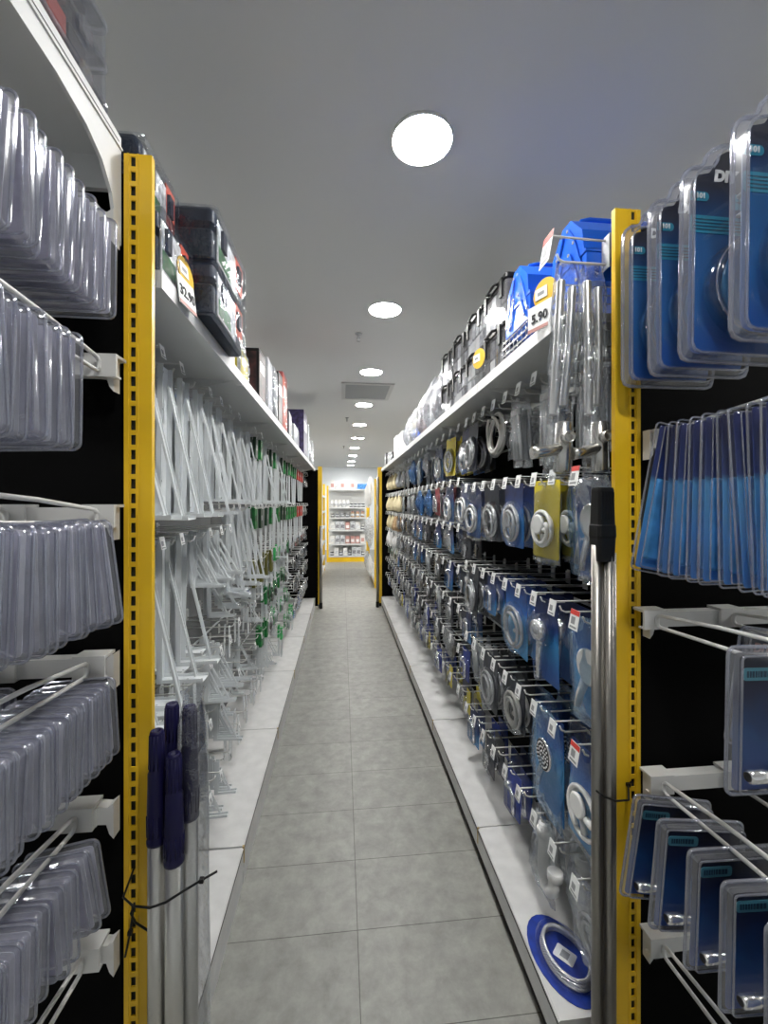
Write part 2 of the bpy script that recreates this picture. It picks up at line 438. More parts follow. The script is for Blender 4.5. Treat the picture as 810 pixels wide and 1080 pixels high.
def vent_spec():
    w, h = 0.265, 0.32
    fr = MB()
    for x0, x1, y0, y1 in ((-w, w, -h, -h + 0.04), (-w, w, h - 0.04, h), (-w, -w + 0.04, -h + 0.04, h - 0.04), (w - 0.04, w, -h + 0.04, h - 0.04)):
        fr.box(x0, x1, y0, y1, -0.014, 0)
    lv = MB()
    for k in range(11):
        y = -h + 0.055 + k * 0.052
        lv.add([(-w + 0.04, y, -0.003), (w - 0.04, y, -0.003), (w - 0.04, y + 0.03, -0.011), (-w + 0.04, y + 0.03, -0.011),
                (-w + 0.04, y, -0.001), (w - 0.04, y, -0.001), (w - 0.04, y + 0.03, -0.009), (-w + 0.04, y + 0.03, -0.009)],
               [(0, 1, 2, 3), (7, 6, 5, 4), (0, 4, 5, 1), (2, 6, 7, 3), (0, 3, 7, 4), (1, 5, 6, 2)])
    return ('air_vent', 'vent', [('frame', fr.mesh('frame', 'ceil_pale')), ('louvre', lv.mesh('louvre', 'ceil_metal'))])
M['ceil_pale'] = mat('vent_frame_grey', (0.48, 0.48, 0.47), 0.6)
place(vent_spec(), (0.258, 4.46, CEIL), label='square grey louvred air vent in the ceiling')

# ================================================================== shelving
SH0, SH1 = 2.03, 2.07       # shelf bottom and top
DECK = 0.15
def bay_spec(side):
    """side +1: goods face +X, front edge at local x=0, back panel at x=-0.40; runs 0..0.9 along y"""
    d = 0.40; ln = 0.896
    pan = MB().box(-d - 0.02, -d, 0.002, ln, 0.06, 2.03).mesh('back_panel', 'grey_panel' if side > 0 else 'black_panel')
    dk = MB().box(-d, -0.004, 0.002, ln, DECK - 0.02, DECK)
    dk.box(-0.012, 0, 0.002, ln, 0.062, DECK - 0.002)
    dk.box(-0.0005, 0.0015, 0.002, ln, DECK - 0.012, DECK - 0.008, 1)
    dk = dk.mesh('base_deck', ['deck', 'hole'])
    pl = MB().box(-0.03, -0.014, 0.002, ln, 0.03, 0.062, 1).box(-0.03, -0.018, 0.002, ln, 0.0, 0.03, 0).mesh('plinth', ['hole', 'plinth'])  # dark lower strip paints the shadow of the kick recess
    if side > 0:
        pl = MB().box(-0.03, -0.003, 0.002, ln, 0.0, 0.062, 0).mesh('plinth', ['white'])
    sh = MB().box(-d, -0.01, 0.002, ln, SH1 - 0.022, SH1).box(-0.012, 0, 0.002, ln, SH0, SH1)
    sh.box(-0.026, -0.012, 0.002, ln, SH0, SH0 + 0.004)
    for y in (0.006, ln - 0.012):
        sh.add([(-d, y, SH1 - 0.10), (-d, y + 0.004, SH1 - 0.10), (-d, y, SH1 - 0.022), (-d, y + 0.004, SH1 - 0.022), (-0.05, y, SH1 - 0.022), (-0.05, y + 0.004, SH1 - 0.022)],
               [(0, 4, 2), (1, 3, 5), (0, 1, 5, 4)])
    sh = sh.mesh('top_shelf', 'white')
    cl = MB().box(-0.006, 0.002, -0.004, 0.006, 0.085, DECK + 0.001).mesh('seam_clip', 'plinth')
    rails = MB()
    for z in (0.42, 0.78, 1.14, 1.5, 1.86):
        rails.box(-d, -d + 0.004, 0.002, ln, z, z + 0.012)
    rl = rails.mesh('hanging_rail', 'bracket')
    return ('shelving_bay', 'shelving', [('back_panel', pan), ('base_deck', dk), ('plinth', pl), ('top_shelf', sh), ('seam_clip', cl), ('hanging_rail', rl)])
BAYL = bay_spec(1)
BAYR = bay_spec(-1)
XLF, XRF = -0.40, 0.582      # front edges of the two decks
for k in range(6):
    place(BAYL, (XLF, 0.972 + 0.9 * k - 0.12 * (k > 0), 0), label='%s white shelving bay from the camera on the bracket side' % nth(k + 1), group='bracket side shelving bays', scale=(1, 1 if k else 0.862, 1))
    # on the shower side the bay is turned round
    place(BAYR, (XRF, 0.972 + 0.9 * (k + 1) - 0.12, 0), (0, 0, PI), label='%s white shelving bay from the camera on the shower goods side' % nth(k + 1), group='shower side shelving bays', scale=(1, 1 if k else 0.755, 1))

def slotted_post(w, h, slot_x, pitch=0.0308, depth=0.014, top=True):
    """upright with a real row of slots in its front face; local x 0..w, front at y=0, going back to depth"""
    m = MB(); sw, shh = 0.0098, 0.0205
    x0, x1 = slot_x - sw / 2, slot_x + sw / 2
    t = 0.003
    m.box(0, x0, 0, t, 0, h); m.box(x1, w, 0, t, 0, h)
    z = 0.0
    while z < h - pitch:
        m.box(x0, x1, 0, t, z, z + pitch - shh); z += pitch
    m.box(x0, x1, 0, t, z, h)
    m.box(0, t, t, depth, 0, h); m.box(w - t, w, t, depth, 0, h)
    # pressed ribs beside the slots
    for xx in (slot_x - 0.011, slot_x + 0.0085):
        m.box(xx, xx + 0.0025, -0.0018, 0, 0, h)
    m.box(t, w - t, depth - 0.006, depth, 0, h, 1)  # dark backing colours in the shade seen through the slots
    return m.mesh('post', ['yellow', 'hole'])

def crossbar(x0, x1, z, post_side):
    """square tube with a hooked plate that bites into the post slots"""
    m = MB(); hh = 0.018
    m.box(x0 + 0.03, x1 - 0.03, -0.040, -0.012, z - hh, z + hh)
    for sx, xe in ((-1, x0), (1, x1)):
        a, b_ = (xe, xe + 0.032) if sx < 0 else (xe - 0.032, xe)
        o = [(a, z + hh), (b_, z + hh), (b_, z - hh), (a, z - hh)]
        if sx > 0: o = [(xe - 0.034, z + hh), (xe - 0.012, z + hh - 0.003), (xe, z + hh + 0.006), (xe, z - hh - 0.03), (xe - 0.008, z - hh - 0.02), (xe - 0.014, z - hh - 0.001), (xe - 0.034, z - hh)]
        else: o = [(xe, z + hh + 0.006), (xe + 0.012, z + hh - 0.003), (xe + 0.034, z + hh), (xe + 0.034, z - hh), (xe + 0.014, z - hh - 0.001), (xe + 0.008, z - hh - 0.02), (xe, z - hh - 0.03)]
        m.loft([[(p, -0.034, q) for p, q in o], [(p, -0.010, q) for p, q in o]], True, True, 0, False)
    return m.mesh('crossbar', 'wire')

PH = 2.285
YE = 0.925                    # front plane of both end frames
# --- bracket side end frame
lbars = [2.122, 1.824, 1.524, 1.223, 0.922, 0.643]
rt = link('end_frame', None, None, (0, YE, 0)); rt['category'] = 'display frame'
rt['label'] = 'black backed end frame with yellow slotted post and clear fitting packs'
link('post', slotted_post(0.056, PH, 0.0185), rt, (-0.456, 0, 0)); link('post', slotted_post(0.058, PH, 0.0395), rt, (-1.30, 0, 0))
link('back_panel', MB().box(-1.242, -0.459, 0.012, 0.03, 0.02, 2.25).box(-1.242, -0.459, 0.0112, 0.012, 1.31, 1.313).box(-1.242, -0.459, 0.0112, 0.012, 1.708, 1.711).mesh('back_panel', 'black_panel'), rt)
for z in lbars: link('crossbar', crossbar(-1.242, -0.459, z, 1), rt)
def end_shelf():
    m = MB()
    m.box(-1.24, -0.468, -0.56, 0.0, 2.268, 2.278)
    m.box(-1.24, -0.468, -0.57, -0.56, 2.25, 2.30)
    m.box(-1.24, -0.468, -0.012, 0.0, 2.20, 2.268)
    m.box(-1.24, -0.468, -0.30, -0.285, 2.252, 2.268)
    # curved side arm
    o = [(0.0, 2.315), (-0.57, 2.325), (-0.57, 2.255), (-0.20, 2.25), (-0.12, 2.238), (-0.07, 2.215), (-0.035, 2.175), (-0.02, 2.12), (0.0, 2.09)]
    m.loft([[(-0.468, y, z) for y, z in o], [(-0.461, y, z) for y, z in o]], True, True, 0, False)
    m.box(-0.461, -0.4575, -0.57, 0.0, 2.288, 2.292)
    m.box(-0.4605, -0.4598, -0.57, -0.01, 2.300, 2.3012, 1)
    return m.mesh('top_shelf', ['white', 'hole'])
link('top_shelf', end_shelf(), rt)
# --- shower side end frame
rbars = [2.12, 1.705, 1.27, 0.872, 0.482]
rt = link('end_frame', None, None, (0, YE + 0.05, 0)); rt['category'] = 'display frame'
rt['label'] = 'black backed end frame with yellow slotted post and blue shower packs'
link('post', slotted_post(0.068, PH, 0.048), rt, (0.675, 0, 0)); link('post', slotted_post(0.068, PH, 0.02), rt, (1.45, 0, 0))
link('back_panel', MB().box(0.741, 1.449, 0.012, 0.03, 0.02, 2.25).mesh('back_panel', 'black_panel'), rt)
for z in rbars: link('crossbar', crossbar(0.741, 1.449, z, -1), rt)
# --- far end frames and the bays beyond
def far_frame(x, lab, flip):
    rt = link('end_frame', None, None, (0, 6.27, 0)); rt['category'] = 'display frame'; rt['label'] = lab
    m = MB().box(0, 0.06, 0, 0.05, 0.05, 2.10).mesh('post', 'yellow')
    link('post', m, rt, (x, 0, 0))
    link('foot', MB().rbox(0.006, 0.054, -0.01, 0.07, 0, 0.05, 0.008).mesh('foot', 'black'), rt, (x, 0, 0))
    x0, x1 = (x - 0.75, x) if flip else (x + 0.06, x + 0.81)
    link('back_panel', MB().box(x0, x1, 0.02, 0.04, 0.02, 2.05).mesh('back_panel', 'black_panel'), rt)
    link('post', m, rt, (x0 - 0.06 if flip else x1, 0, 0))
    return rt
far_frame(-0.36, 'yellow post end frame closing the far end of the bracket shelving', True)
far_frame(0.535, 'yellow post end frame closing the far end of the shower shelving', False)

def open_unit(w, d, h, levels, name='back_panel'):
    """free-standing shelf unit, front at y=0, x 0..w"""
    parts = []
    post = MB().box(0, 0.05, 0, 0.05, 0, h).mesh('post', 'yellow')
    parts += [('post', post, None, (0, 0, 0)), ('post', post, None, (w - 0.05, 0, 0))]
    parts.append(('back_panel', MB().box(0.05, w - 0.05, d - 0.02, d, 0.03, h).mesh('back_panel', 'white')))
    for z in levels:
        sh = MB().box(0.05, w - 0.05, 0.012, d - 0.02, z - 0.02, z).box(0.05, w - 0.05, 0, 0.012, z - 0.035, z + 0.004).mesh('shelf', 'white')
        parts.append(('shelf', sh))
    parts.append(('plinth', MB().box(0.05, w - 0.05, 0.02, 0.035, 0.0, levels[-1] - 0.035).mesh('plinth', 'yellow')))
    return parts
lv = [1.93, 1.45, 1.18, 0.85, 0.48, 0.165]
place(('shelf_unit', 'shelving', open_unit(1.10, 0.42, 2.02, lv)), (-0.41, 11.1, 0), label='open white shelf unit with yellow posts against the end wall')
# neighbouring unit beyond each end frame
sl = [1.72, 1.38, 1.04, 0.70, 0.36, 0.12]
place(('shelf_unit', 'shelving', open_unit(2.2, 0.40, 2.0, sl)), (-0.40, 7.60, 0), (0, 0, PI / 2), 'open shelf unit beyond the bracket shelving, seen edge-on')
place(('shelf_unit', 'shelving', open_unit(2.2, 0.40, 2.0, [0.12])), (0.585, 9.80, 0), (0, 0, -PI / 2), 'shelf unit beyond the shower shelving, hung with white bags')
# ================================================================== hooks
def tagplate(w=0.036, h=0.042, red=False, tilt=0.0):
    """price ticket in a clear holder, facing -Y, hung by its top edge"""
    m = MB()
    m.box(-w / 2, w / 2, 0, 0.0015, -h, 0)
    m.box(-w * 0.30, w * 0.12, -0.0004, 0, -h * 0.72, -h * 0.36, 1)
    m.box(-w * 0.36, w * 0.36, -0.0004, 0, -h * 0.92, -h * 0.82, 1)
    if red: m.box(-w / 2, w / 2, -0.0004, 0, -h * 0.26, 0, 2)
    m.xf(Matrix.Rotation(tilt, 4, 'X'))
    return m.mesh('price_tag', ['tag', 'print', 'redtag'])

def hook_spec(name, L, r=0.0028, gap=0.030, red=False, tagw=0.040, tagh=0.047, arm=True):
    sad = MB().box(-0.016, 0.016, -0.004, 0.0, -0.012, gap + 0.01).box(-0.012, 0.012, 0, 0.004, gap * 0.2, gap + 0.016)
    parts = [('saddle', sad.mesh('saddle', 'wire'))]
    pr = MB().tube([(0, -0.002, 0), (0, -L * 0.5, 0), (0, -L + 0.02, 0.0), (0, -L + 0.006, 0.006), (0, -L, 0.02)], r, 6)
    parts.append(('prong', pr.mesh('prong', 'wire')))
    if arm:
        am = MB().tube([(0, -0.002, gap), (0, -L, gap + 0.004), (0, -L - 0.018, gap + 0.005)], r * 0.85, 6)
        am.tube([(-0.014, -L - 0.018, gap + 0.005), (0.014, -L - 0.018, gap + 0.005)], r * 0.8, 5)
        parts.append(('label_arm', am.mesh('label_arm', 'wire')))
        parts.append(('price_tag', tagplate(tagw, tagh, red, -0.18), None, (0, -L - 0.021, gap + 0.009)))
    return (name, 'hook', parts)
HK_R = hook_spec('display_hook', 0.315)
HK_RR = hook_spec('display_hook', 0.315, red=True, tagw=0.044, tagh=0.055)
HK_L = hook_spec('peg_hook', 0.285, tagw=0.030, tagh=0.036)
HK_L2 = hook_spec('peg_hook', 0.30, arm=False)

def bar_hook_spec(L, r=0.0042, gap=0.026, rise=0.03):
    """wire bent into a long loop, gripping the square bar with a saddle"""
    sad = MB().box(-0.030, 0.030, -0.046, -0.0401, -0.022, 0.024).box(-0.030, 0.030, -0.0401, -0.006, 0.0181, 0.024).box(-0.030, 0.030, -0.0401, -0.026, -0.022, -0.0181)
    w = MB()
    path = [(0, -L, gap / 2 + 0.004 + rise), (0, -L * 0.5, gap / 2 + 0.004 + rise * 0.5), (0, -0.066, gap / 2 + 0.002), (0, -0.056, gap / 2), (0, -0.050, gap / 2 - 0.005), (0, -0.049, 0),
            (0, -0.050, -gap / 2 + 0.005), (0, -0.056, -gap / 2), (0, -0.066, -gap / 2), (0, -L * 0.5, -gap / 2 + rise * 0.25), (0, -L + 0.03, -gap / 2 + rise * 0.5), (0, -L + 0.015, -gap / 2 + rise * 0.6 + 0.005), (0, -L + 0.008, -gap / 2 + rise * 0.6 + 0.015)]
    w.tube(path, r, 8)
    tag = tagplate(0.045, 0.05)
    return ('bar_hook', 'hook', [('saddle', sad.mesh('saddle', 'wire')), ('wire_loop', w.mesh('wire_loop', 'wire')), ('price_tag', tag, None, (0, -L - 0.004, gap / 2 + rise + 0.01))])

# ================================================================== blister packs of the end frames
def dome_rings(outf, steps):
    """steps: (inset, y) from the flange forwards"""
    return [[(x, y, z) for x, z in outf(i)] for i, y in steps]

def clear_pack_spec(w, h, kind=0, depth=0.016, brass=False):
    """clam-shell: flange, clear dome with a stepped window, paper insert, screws; hangs from (0,0,0)"""
    top = 0.014
    def of(i): return [(x, z) for x, z in rrect(-w / 2 + i, w / 2 - i, -h + top + i, top - i, max(0.013 - i * 0.5, 0.004), 4)]
    shell = MB().loft(dome_rings(of, [(0, 0.002), (0, 0), (0.006, -0.0005), (0.0085, -depth * 0.75), (0.012, -depth)]), False, True, [1, 1, 1, 0], True)
    def wf(i): return [(x, z) for x, z in rrect(-w * 0.34 + i, w * 0.34 - i, -h * 0.93 + top + i, -h * 0.40 + i * 0, 0.01, 3)]
    rim = MB().tube([(x, 0.0, z) for x, z in of(0.0015)], 0.0022, 5, 0, closed=True)
    rim.tube([(x, -depth * 0.9, z) for x, z in of(0.010)], 0.0014, 5, 0, closed=True)
    ins = MB().plate(rrect(-w / 2 + 0.010, w / 2 - 0.010, -h + top + 0.010, top - 0.010, 0.006, 2), -0.002, -0.0028)
    ins = ins.mesh('insert', 'cardlav2' if kind % 2 else 'cardlav')
    pr = MB()
    pr.lathe([(0.011, 0), (0.011, -0.0006)], 12, 0, 'Y', (0.012, -0.003, -0.032)).lathe([(0.008, 0), (0.008, -0.0006)], 12, 1, 'Y', (0.012, -0.0035, -0.032))
    pr.box(0.004, 0.020, -0.0046, -0.0042, -0.034, -0.030, 0)
    sub = [('print', pr.mesh('print', ['print', 'cardlav2']))]
    parts = [('shell', shell.mesh('shell', ['haze', 'rim'])), ('rim', rim.mesh('rim', 'rim')), ('insert', ins, sub)]
    it = MB(); rg = random.Random(kind * 7 + 3)
    if brass:
        it.tube(arc((0, -h * 0.55), 0.013, -0.4, PI + 0.4, 10, 'XZ', -depth * 0.55), 0.0042, 7)
        it.tube([(0.0125, -depth * 0.55, -h * 0.55), (0.0125, -depth * 0.55, -h * 0.78)], 0.0042, 7)
        parts.append(('brass_hook', it.mesh('brass_hook', 'brass')))
    else:
        for k in range(7):
            cx, cz = rg.uniform(-w * 0.22, w * 0.30), rg.uniform(-h + 0.03, -h * 0.62)
            a = rg.uniform(0, PI); dx, dz = math.cos(a) * 0.013, math.sin(a) * 0.013
            it.tube([(cx - dx, -depth * 0.5, cz - dz), (cx + dx * 0.7, -depth * 0.5, cz + dz * 0.7), (cx + dx * 0.75, -depth * 0.5, cz + dz * 0.75), (cx + dx, -depth * 0.5, cz + dz)], [0.0016, 0.0024, 0.0052, 0.0052], 6)
        parts.append(('screws', it.mesh('screws', 'chrome')))
    return ('fitting_pack', 'hardware pack', parts)

def blue_pack_body(w, h, depth, top, r, cardm, rimr=0.003, mats=('clear', 'rim'), cin=0.010):
    def of(i): return rrect(-w / 2 + i, w / 2 - i, -h + top + i, top - i, max(r - i * 0.6, 0.004), 4)
    shell = MB().loft(dome_rings(of, [(0, 0.002), (0, 0), (0.007, -0.0005), (0.010, -depth * 0.8), (0.015, -depth)]), False, True, [1, 1, 1, 0], True)
    rim = MB().tube([(x, 0.0, z) for x, z in of(0.002)], rimr, 6, 0, closed=True)
    rim.tube([(x, -depth * 0.94, z) for x, z in of(0.012)], rimr * 0.7, 5, 0, closed=True)
    card = MB().plate(of(cin), -0.0025, -0.0035)
    return [('shell', shell.mesh('shell', list(mats))), ('rim', rim.mesh('rim', 'rim')), ], card.mesh('card', cardm)

M['diycard'] = card_mat('blue_water_card', [(0, (0.012, 0.07, 0.36)), (0.3, (0.014, 0.14, 0.42)), (0.62, (0.012, 0.12, 0.32)), (0.76, (0.008, 0.035, 0.11)), (0.82, (0.010, 0.014, 0.035)), (1, (0.008, 0.010, 0.024))], lo=-0.41, hi=0.05, swirl=0.16, sscale=8)
M['longcard'] = card_mat('tall_blue_card', [(0, (0.03, 0.20, 0.60)), (0.3, (0.06, 0.32, 0.72)), (0.62, (0.12, 0.45, 0.78)), (0.67, (0.015, 0.05, 0.25)), (1, (0.010, 0.020, 0.14))], lo=-0.33, hi=0.0, swirl=0.10, sscale=6)
M['lowcard'] = card_mat('deep_blue_card', [(0, (0.008, 0.06, 0.30)), (0.4, (0.006, 0.08, 0.28)), (0.75, (0.004, 0.012, 0.07)), (1, (0.005, 0.007, 0.02))], lo=-0.22, hi=0.0, swirl=0.5, sscale=9)

def cloud_outline(w, h, top):
    """rounded shoulders rising into a wider hump, straight sides, rounded bottom"""
    def of(i):
        a = w / 2 - i; b = -h + top + i; r = 0.018; s = 0.035
        right = []
        right += [(a - r + r * math.cos(t), b + r + r * math.sin(t)) for t in (-PI / 2, -PI / 4, 0)]
        zs = -0.03 - i
        right += [(a, zs - 0.01)]
        right += [(a - s + s * math.cos(t), zs + s * math.sin(t) - 0.0) for t in (0.3, 0.7, 1.1, PI / 2)]
        zc = zs + s
        hw = a - s - 0.012
        right += [(hw + 0.006, zc + 0.002), (hw, zc + 0.010)]
        hz = top - i - zc - 0.010
        for t in (0.35, 0.75, 1.15): right.append((hw * math.cos(t * 0.98), zc + 0.010 + hz * math.sin(t)))
        right.append((0, top - i))
        left = [(-x, z) for x, z in right[:-1]][::-1]
        return right + left
    return of

def diy_pack_spec():
    w, h, top, depth = 0.235, 0.435, 0.055, 0.042
    of = cloud_outline(w, h, top)
    shell = MB().loft(dome_rings(of, [(0, 0.002), (0, 0), (0.008, -0.0005), (0.012, -depth * 0.38), (0.020, -depth * 0.44)]), False, True, [1, 1, 1, 0], True)
    shell.lathe([(0.098, -depth * 0.5), (0.096, -depth * 1.1), (0.085, -depth * 1.35), (0.05, -depth * 1.45)], 28, 0, 'Y', (0.01, 0, -0.245))
    rim = MB().tube([(x, 0.0, z) for x, z in of(0.002)], 0.0040, 6, 0, closed=True)
    rim.tube([(x, -depth * 0.39, z) for x, z in of(0.014)], 0.0026, 6, 0, closed=True)
    rim.tube(arc((0.01, -0.245), 0.095, 0, 2 * PI, 32, 'XZ', -depth * 1.15)[:-1], 0.0022, 5, 0, closed=True)
    card = MB().plate(of(0.016), -0.0025, -0.0035).mesh('card', 'diycard')
    pr = MB(); y0, y1 = -0.0045, -0.0036
    def pill(x0, x1, z0, z1, r, mi): pr.plate(rrect(x0, x1, z0, z1, r, 3), y1, y0, mi)
    pill(-w / 2 + 0.018, -w / 2 + 0.056, -0.066, -0.048, 0.008, 0)
    pr.box(-w / 2 + 0.018, -w / 2 + 0.030, y0, y1, -0.066, -0.048, 0)
    pill(-w / 2 + 0.018, w / 2 - 0.06, -0.128, -0.094, 0.004, 0)
    for k in range(4):
        pr.box(-w / 2 + 0.024, w / 2 - 0.075 - 0.014 * (k % 2), y0 - 0.0004, y0, -0.103 - k * 0.0065, -0.1005 - k * 0.0065, 1)
    for kx in range(2):
        for kz in range(2): pill(-0.012 + kx * 0.016, 0.002 + kx * 0.016, -0.078 + kz * 0.016, -0.064 + kz * 0.016, 0.003, 0)
    t1 = text_mesh('101', 0.014, 'tag', bold=0.0004)
    t2 = text_mesh('DIY', 0.030, 'tag', bold=0.0016, shear=0.12)
    rose = MB().lathe([(0.02, -0.035), (0.082, -0.037), (0.086, -0.045), (0.086, -0.052), (0.080, -0.056)], 28, 0, 'Y', (0.015, 0, -0.245))
    sub = [('print', pr.mesh('print', ['teal', 'tealtxt'])), ('number', t1, (-w / 2 + 0.038, -0.0054, -0.057)), ('logo', t2, (-0.028, -0.005, -0.016))]
    return ('shower_pack', 'shower pack', [('shell', shell.mesh('shell', ['clear', 'rim'])), ('rim', rim.mesh('rim', 'rim')), ('card', card, sub), ('shower_rose', rose.mesh('shower_rose', 'rose'))])
M['rose'] = card_mat('sea_blue_rose', [(0, (0.02, 0.10, 0.26)), (0.5, (0.05, 0.20, 0.36)), (1, (0.02, 0.08, 0.22))], lo=-0.34, hi=-0.16, swirl=0.5, sscale=10, rough=0.25)

def long_pack_spec(k):
    w, h, d = 0.13, 0.345, 0.016
    parts, card = blue_pack_body(w, h, d, 0.015, 0.012, 'longcard', 0.0020, ('clear', 'clear'), 0.009)
    tray = MB()
    def tf(i): return rrect(-w / 2 + 0.020 + i, w / 2 - 0.020 - i, -h + 0.045 + i, -0.115 - i, 0.008, 3)
    tray.loft(dome_rings(tf, [(0, -0.004), (0.002, -0.010), (0.005, -0.013)]), False, True, 0, True)
    it = MB()
    if k:
        it.tube([(-0.03, -0.010, -0.14), (-0.03, -0.010, -0.20), (-0.012, -0.010, -0.235), (-0.03, -0.010, -0.30)], 0.008, 8)
    else:
        it.tube([(0.0, -0.010, -0.13), (0.0, -0.010, -0.31)], 0.009, 8)
    return ('tube_blister', 'shower pack', parts + [('card', card), ('window', tray.mesh('window', 'skywin')), ('spray_wand', it.mesh('spray_wand', 'skycard'))])

M['palelogo'] = mat('pale_teal_print', (0.10, 0.36, 0.48), 0.45)
def low_pack_spec(logo=False, w=0.20, h=0.235):
    parts, card = blue_pack_body(w, h, 0.017, 0.014, 0.014, 'lowcard', 0.0030)
    pr = MB().plate(rrect(-w / 2 + 0.026, -w / 2 + 0.094, -0.040, -0.020, 0.006, 3), -0.0036, -0.0046)
    rg = random.Random(4); x = -w / 2 + 0.033
    while x < -w / 2 + 0.084:
        ww = rg.uniform(0.003, 0.006)
        pr.box(x, x + ww, -0.0050, -0.0046, -0.035, -0.025, 1); x += ww + 0.0015
    sub = [('print', pr.mesh('print', ['palelogo', 'tealtxt']))]
    if logo: sub = [('logo', text_mesh('DIY', 0.026, 'pinkprint', bold=0.001, shear=0.12), (-0.045, -0.005, -0.026))]
    it = MB()
    it.lathe([(0.007, -0.030), (0.0105, -0.028), (0.0105, 0.0), (0.009, 0.002)], 14, 0, 'X', (-w / 2 + 0.056, -0.016, -h + 0.052))
    it.lathe([(0.008, 0.0), (0.0085, 0.005), (0.007, 0.06)], 12, 0, 'X', (-w / 2 + 0.058, -0.016, -h + 0.052))
    bore = MB().lathe([(0.0070, -0.0312), (0.0070, -0.0302)], 14, 0, 'X', (-w / 2 + 0.056, -0.016, -h + 0.052))
    it.xf(Matrix.Rotation(0.0, 4, 'Y'))
    hose = MB().tube([(-w / 2 + 0.10, -0.013, -h + 0.052)] + arc((0.035, -0.115), 0.052, -PI / 2 - 0.5, PI * 1.6, 26, 'XZ', -0.013), 0.0055, 7)
    return ('shower_blister', 'shower pack', parts + [('card', card, sub), ('spray_head', it.mesh('spray_head', 'chrome'), [('bore', bore.mesh('bore', 'hole'))]), ('hose', hose.mesh('hose', 'navycard'))])

# ---- bracket side end frame: hooks and packs
YH = YE - 0.04
def end_hook(x, z, L, lab, group):
    return place(bar_hook_spec(L), (x, YE, z), label=lab, group=group)
rows_l = ['top', 'second', 'third', 'fourth', 'fifth', 'bottom']
hx_l = [-0.515, -0.478, -0.482, -0.50, -0.523, -0.51]
CP = [clear_pack_spec(0.13, 0.19, k) for k in range(4)]
CPW = [clear_pack_spec(0.15, 0.20, k) for k in range(4)]
CPS = [clear_pack_spec(0.13, 0.155, k) for k in range(4)]
CPB = clear_pack_spec(0.13, 0.155, 9, brass=True)
for i, (x, z) in enumerate(zip(hx_l, lbars)):
    end_hook(x, z, 0.42, 'white looped wire hook on the %s bar beside the bracket-side yellow post' % rows_l[i], 'looped hooks of the clear packs')
    end_hook(x - 0.165, z, 0.42, 'white looped wire hook on the %s bar, one further from the bracket-side yellow post' % rows_l[i], 'looped hooks of the clear packs')
# row -> (specs, start y gap in front of bar, spacing, count, first tilt, drop)
pack_rows = [(CPW, 0.025, 0.031, 9, 0.0, 0.018), (CP, 0.175, 0.026, 9, 0.0, 0.012), (CP, 0.085, 0.024, 12, -0.11, 0.012),
             (CPS, 0.028, 0.0205, 15, -0.05, 0.016), (CPS, 0.050, 0.031, 11, -0.15, 0.012)]
for i, (specs, y0, dy, n, tilt0, drop) in enumerate(pack_rows):
    for k in range(n):
        t = tilt0 * max(0, 1 - k / 4.0) + ru(-0.035, 0.035)
        rise = 0.03 * (y0 + k * dy) / 0.42 * 0.5
        sp = CPB if (i == 4 and k == 7) else specs[RNG.randrange(4)]
        zz = lbars[i] - drop - 0.013 + rise + ru(-0.003, 0.003)
        yy = YH - y0 - k * dy
        place(sp, (hx_l[i] + ru(-0.004, 0.004), yy, zz), (ru(-0.05, 0.03), t, ru(-0.05, 0.05)),
              'clear blister pack of %s, %s hook by the yellow post, %s from bar' % ('one brass hook' if sp is CPB else 'small screws', rows_l[i], nth(k + 1)),
              'clear fitting packs on the end frame')
    for k in range(3):
        place(specs[k], (hx_l[i] - 0.165 + ru(-0.004, 0.004), YH - y0 - 0.02 - k * dy * 1.2, lbars[i] - drop - 0.012), (0, ru(-0.05, 0.05), 0),
              'clear blister pack, %s bar, one hook further from the yellow post, %s in line' % (rows_l[i], nth(k + 1)),
              'clear fitting packs on the end frame')

# organiser boxes on top of that end frame
def organiser_spec():
    L, D, H = 0.34, 0.24, 0.076
    body = MB().rbox(-L / 2, L / 2, -D, 0, 0, H, 0.012, 0.004).mesh('body', 'orgclear')
    bins = MB()
    cols = ['red', 'darkcard', 'greyprint', 'white_pl', 'green']
    rg = random.Random(5)
    for ix in range(5):
        for iy in range(3):
            x0 = -L / 2 + 0.012 + ix * 0.056; yb = -D + 0.012 + iy * 0.074
            bins.box(x0, x0 + 0.048, yb, yb + 0.066, 0.006, H - 0.022, rg.randrange(5))
    lid = MB().rbox(-L / 2 - 0.003, L / 2 + 0.003, -D - 0.003, 0.003, H - 0.012, H + 0.004, 0.014, 0.003).mesh('lid', 'orgclear')
    la = MB().box(-0.015, 0.015, -D - 0.009, -D - 0.003, H - 0.03, H, 0).mesh('latch', 'orgclear')
    return ('organiser_box', 'organiser box', [('body', body), ('bins', bins.mesh('bins', cols)), ('lid', lid), ('latch', la, None, (-0.085, 0, 0)), ('latch', la, None, (0.085, 0, 0))])
M['orgclear'] = clear('organiser_clear', (0.93, 0.94, 0.96), 0.10, 0.06, 0.08, (0.7, 0.7, 0.74), facing=0.42)
ORG = organiser_spec()
for k in range(3):
    place(ORG, (-0.716, 0.735, 2.279 + k * 0.081), (0, 0, PI / 2), 'clear organiser box of red and grey bins above the clear packs, %s' % ['bottom one of three', 'middle one of three', 'topmost of three'][k], 'organiser boxes')

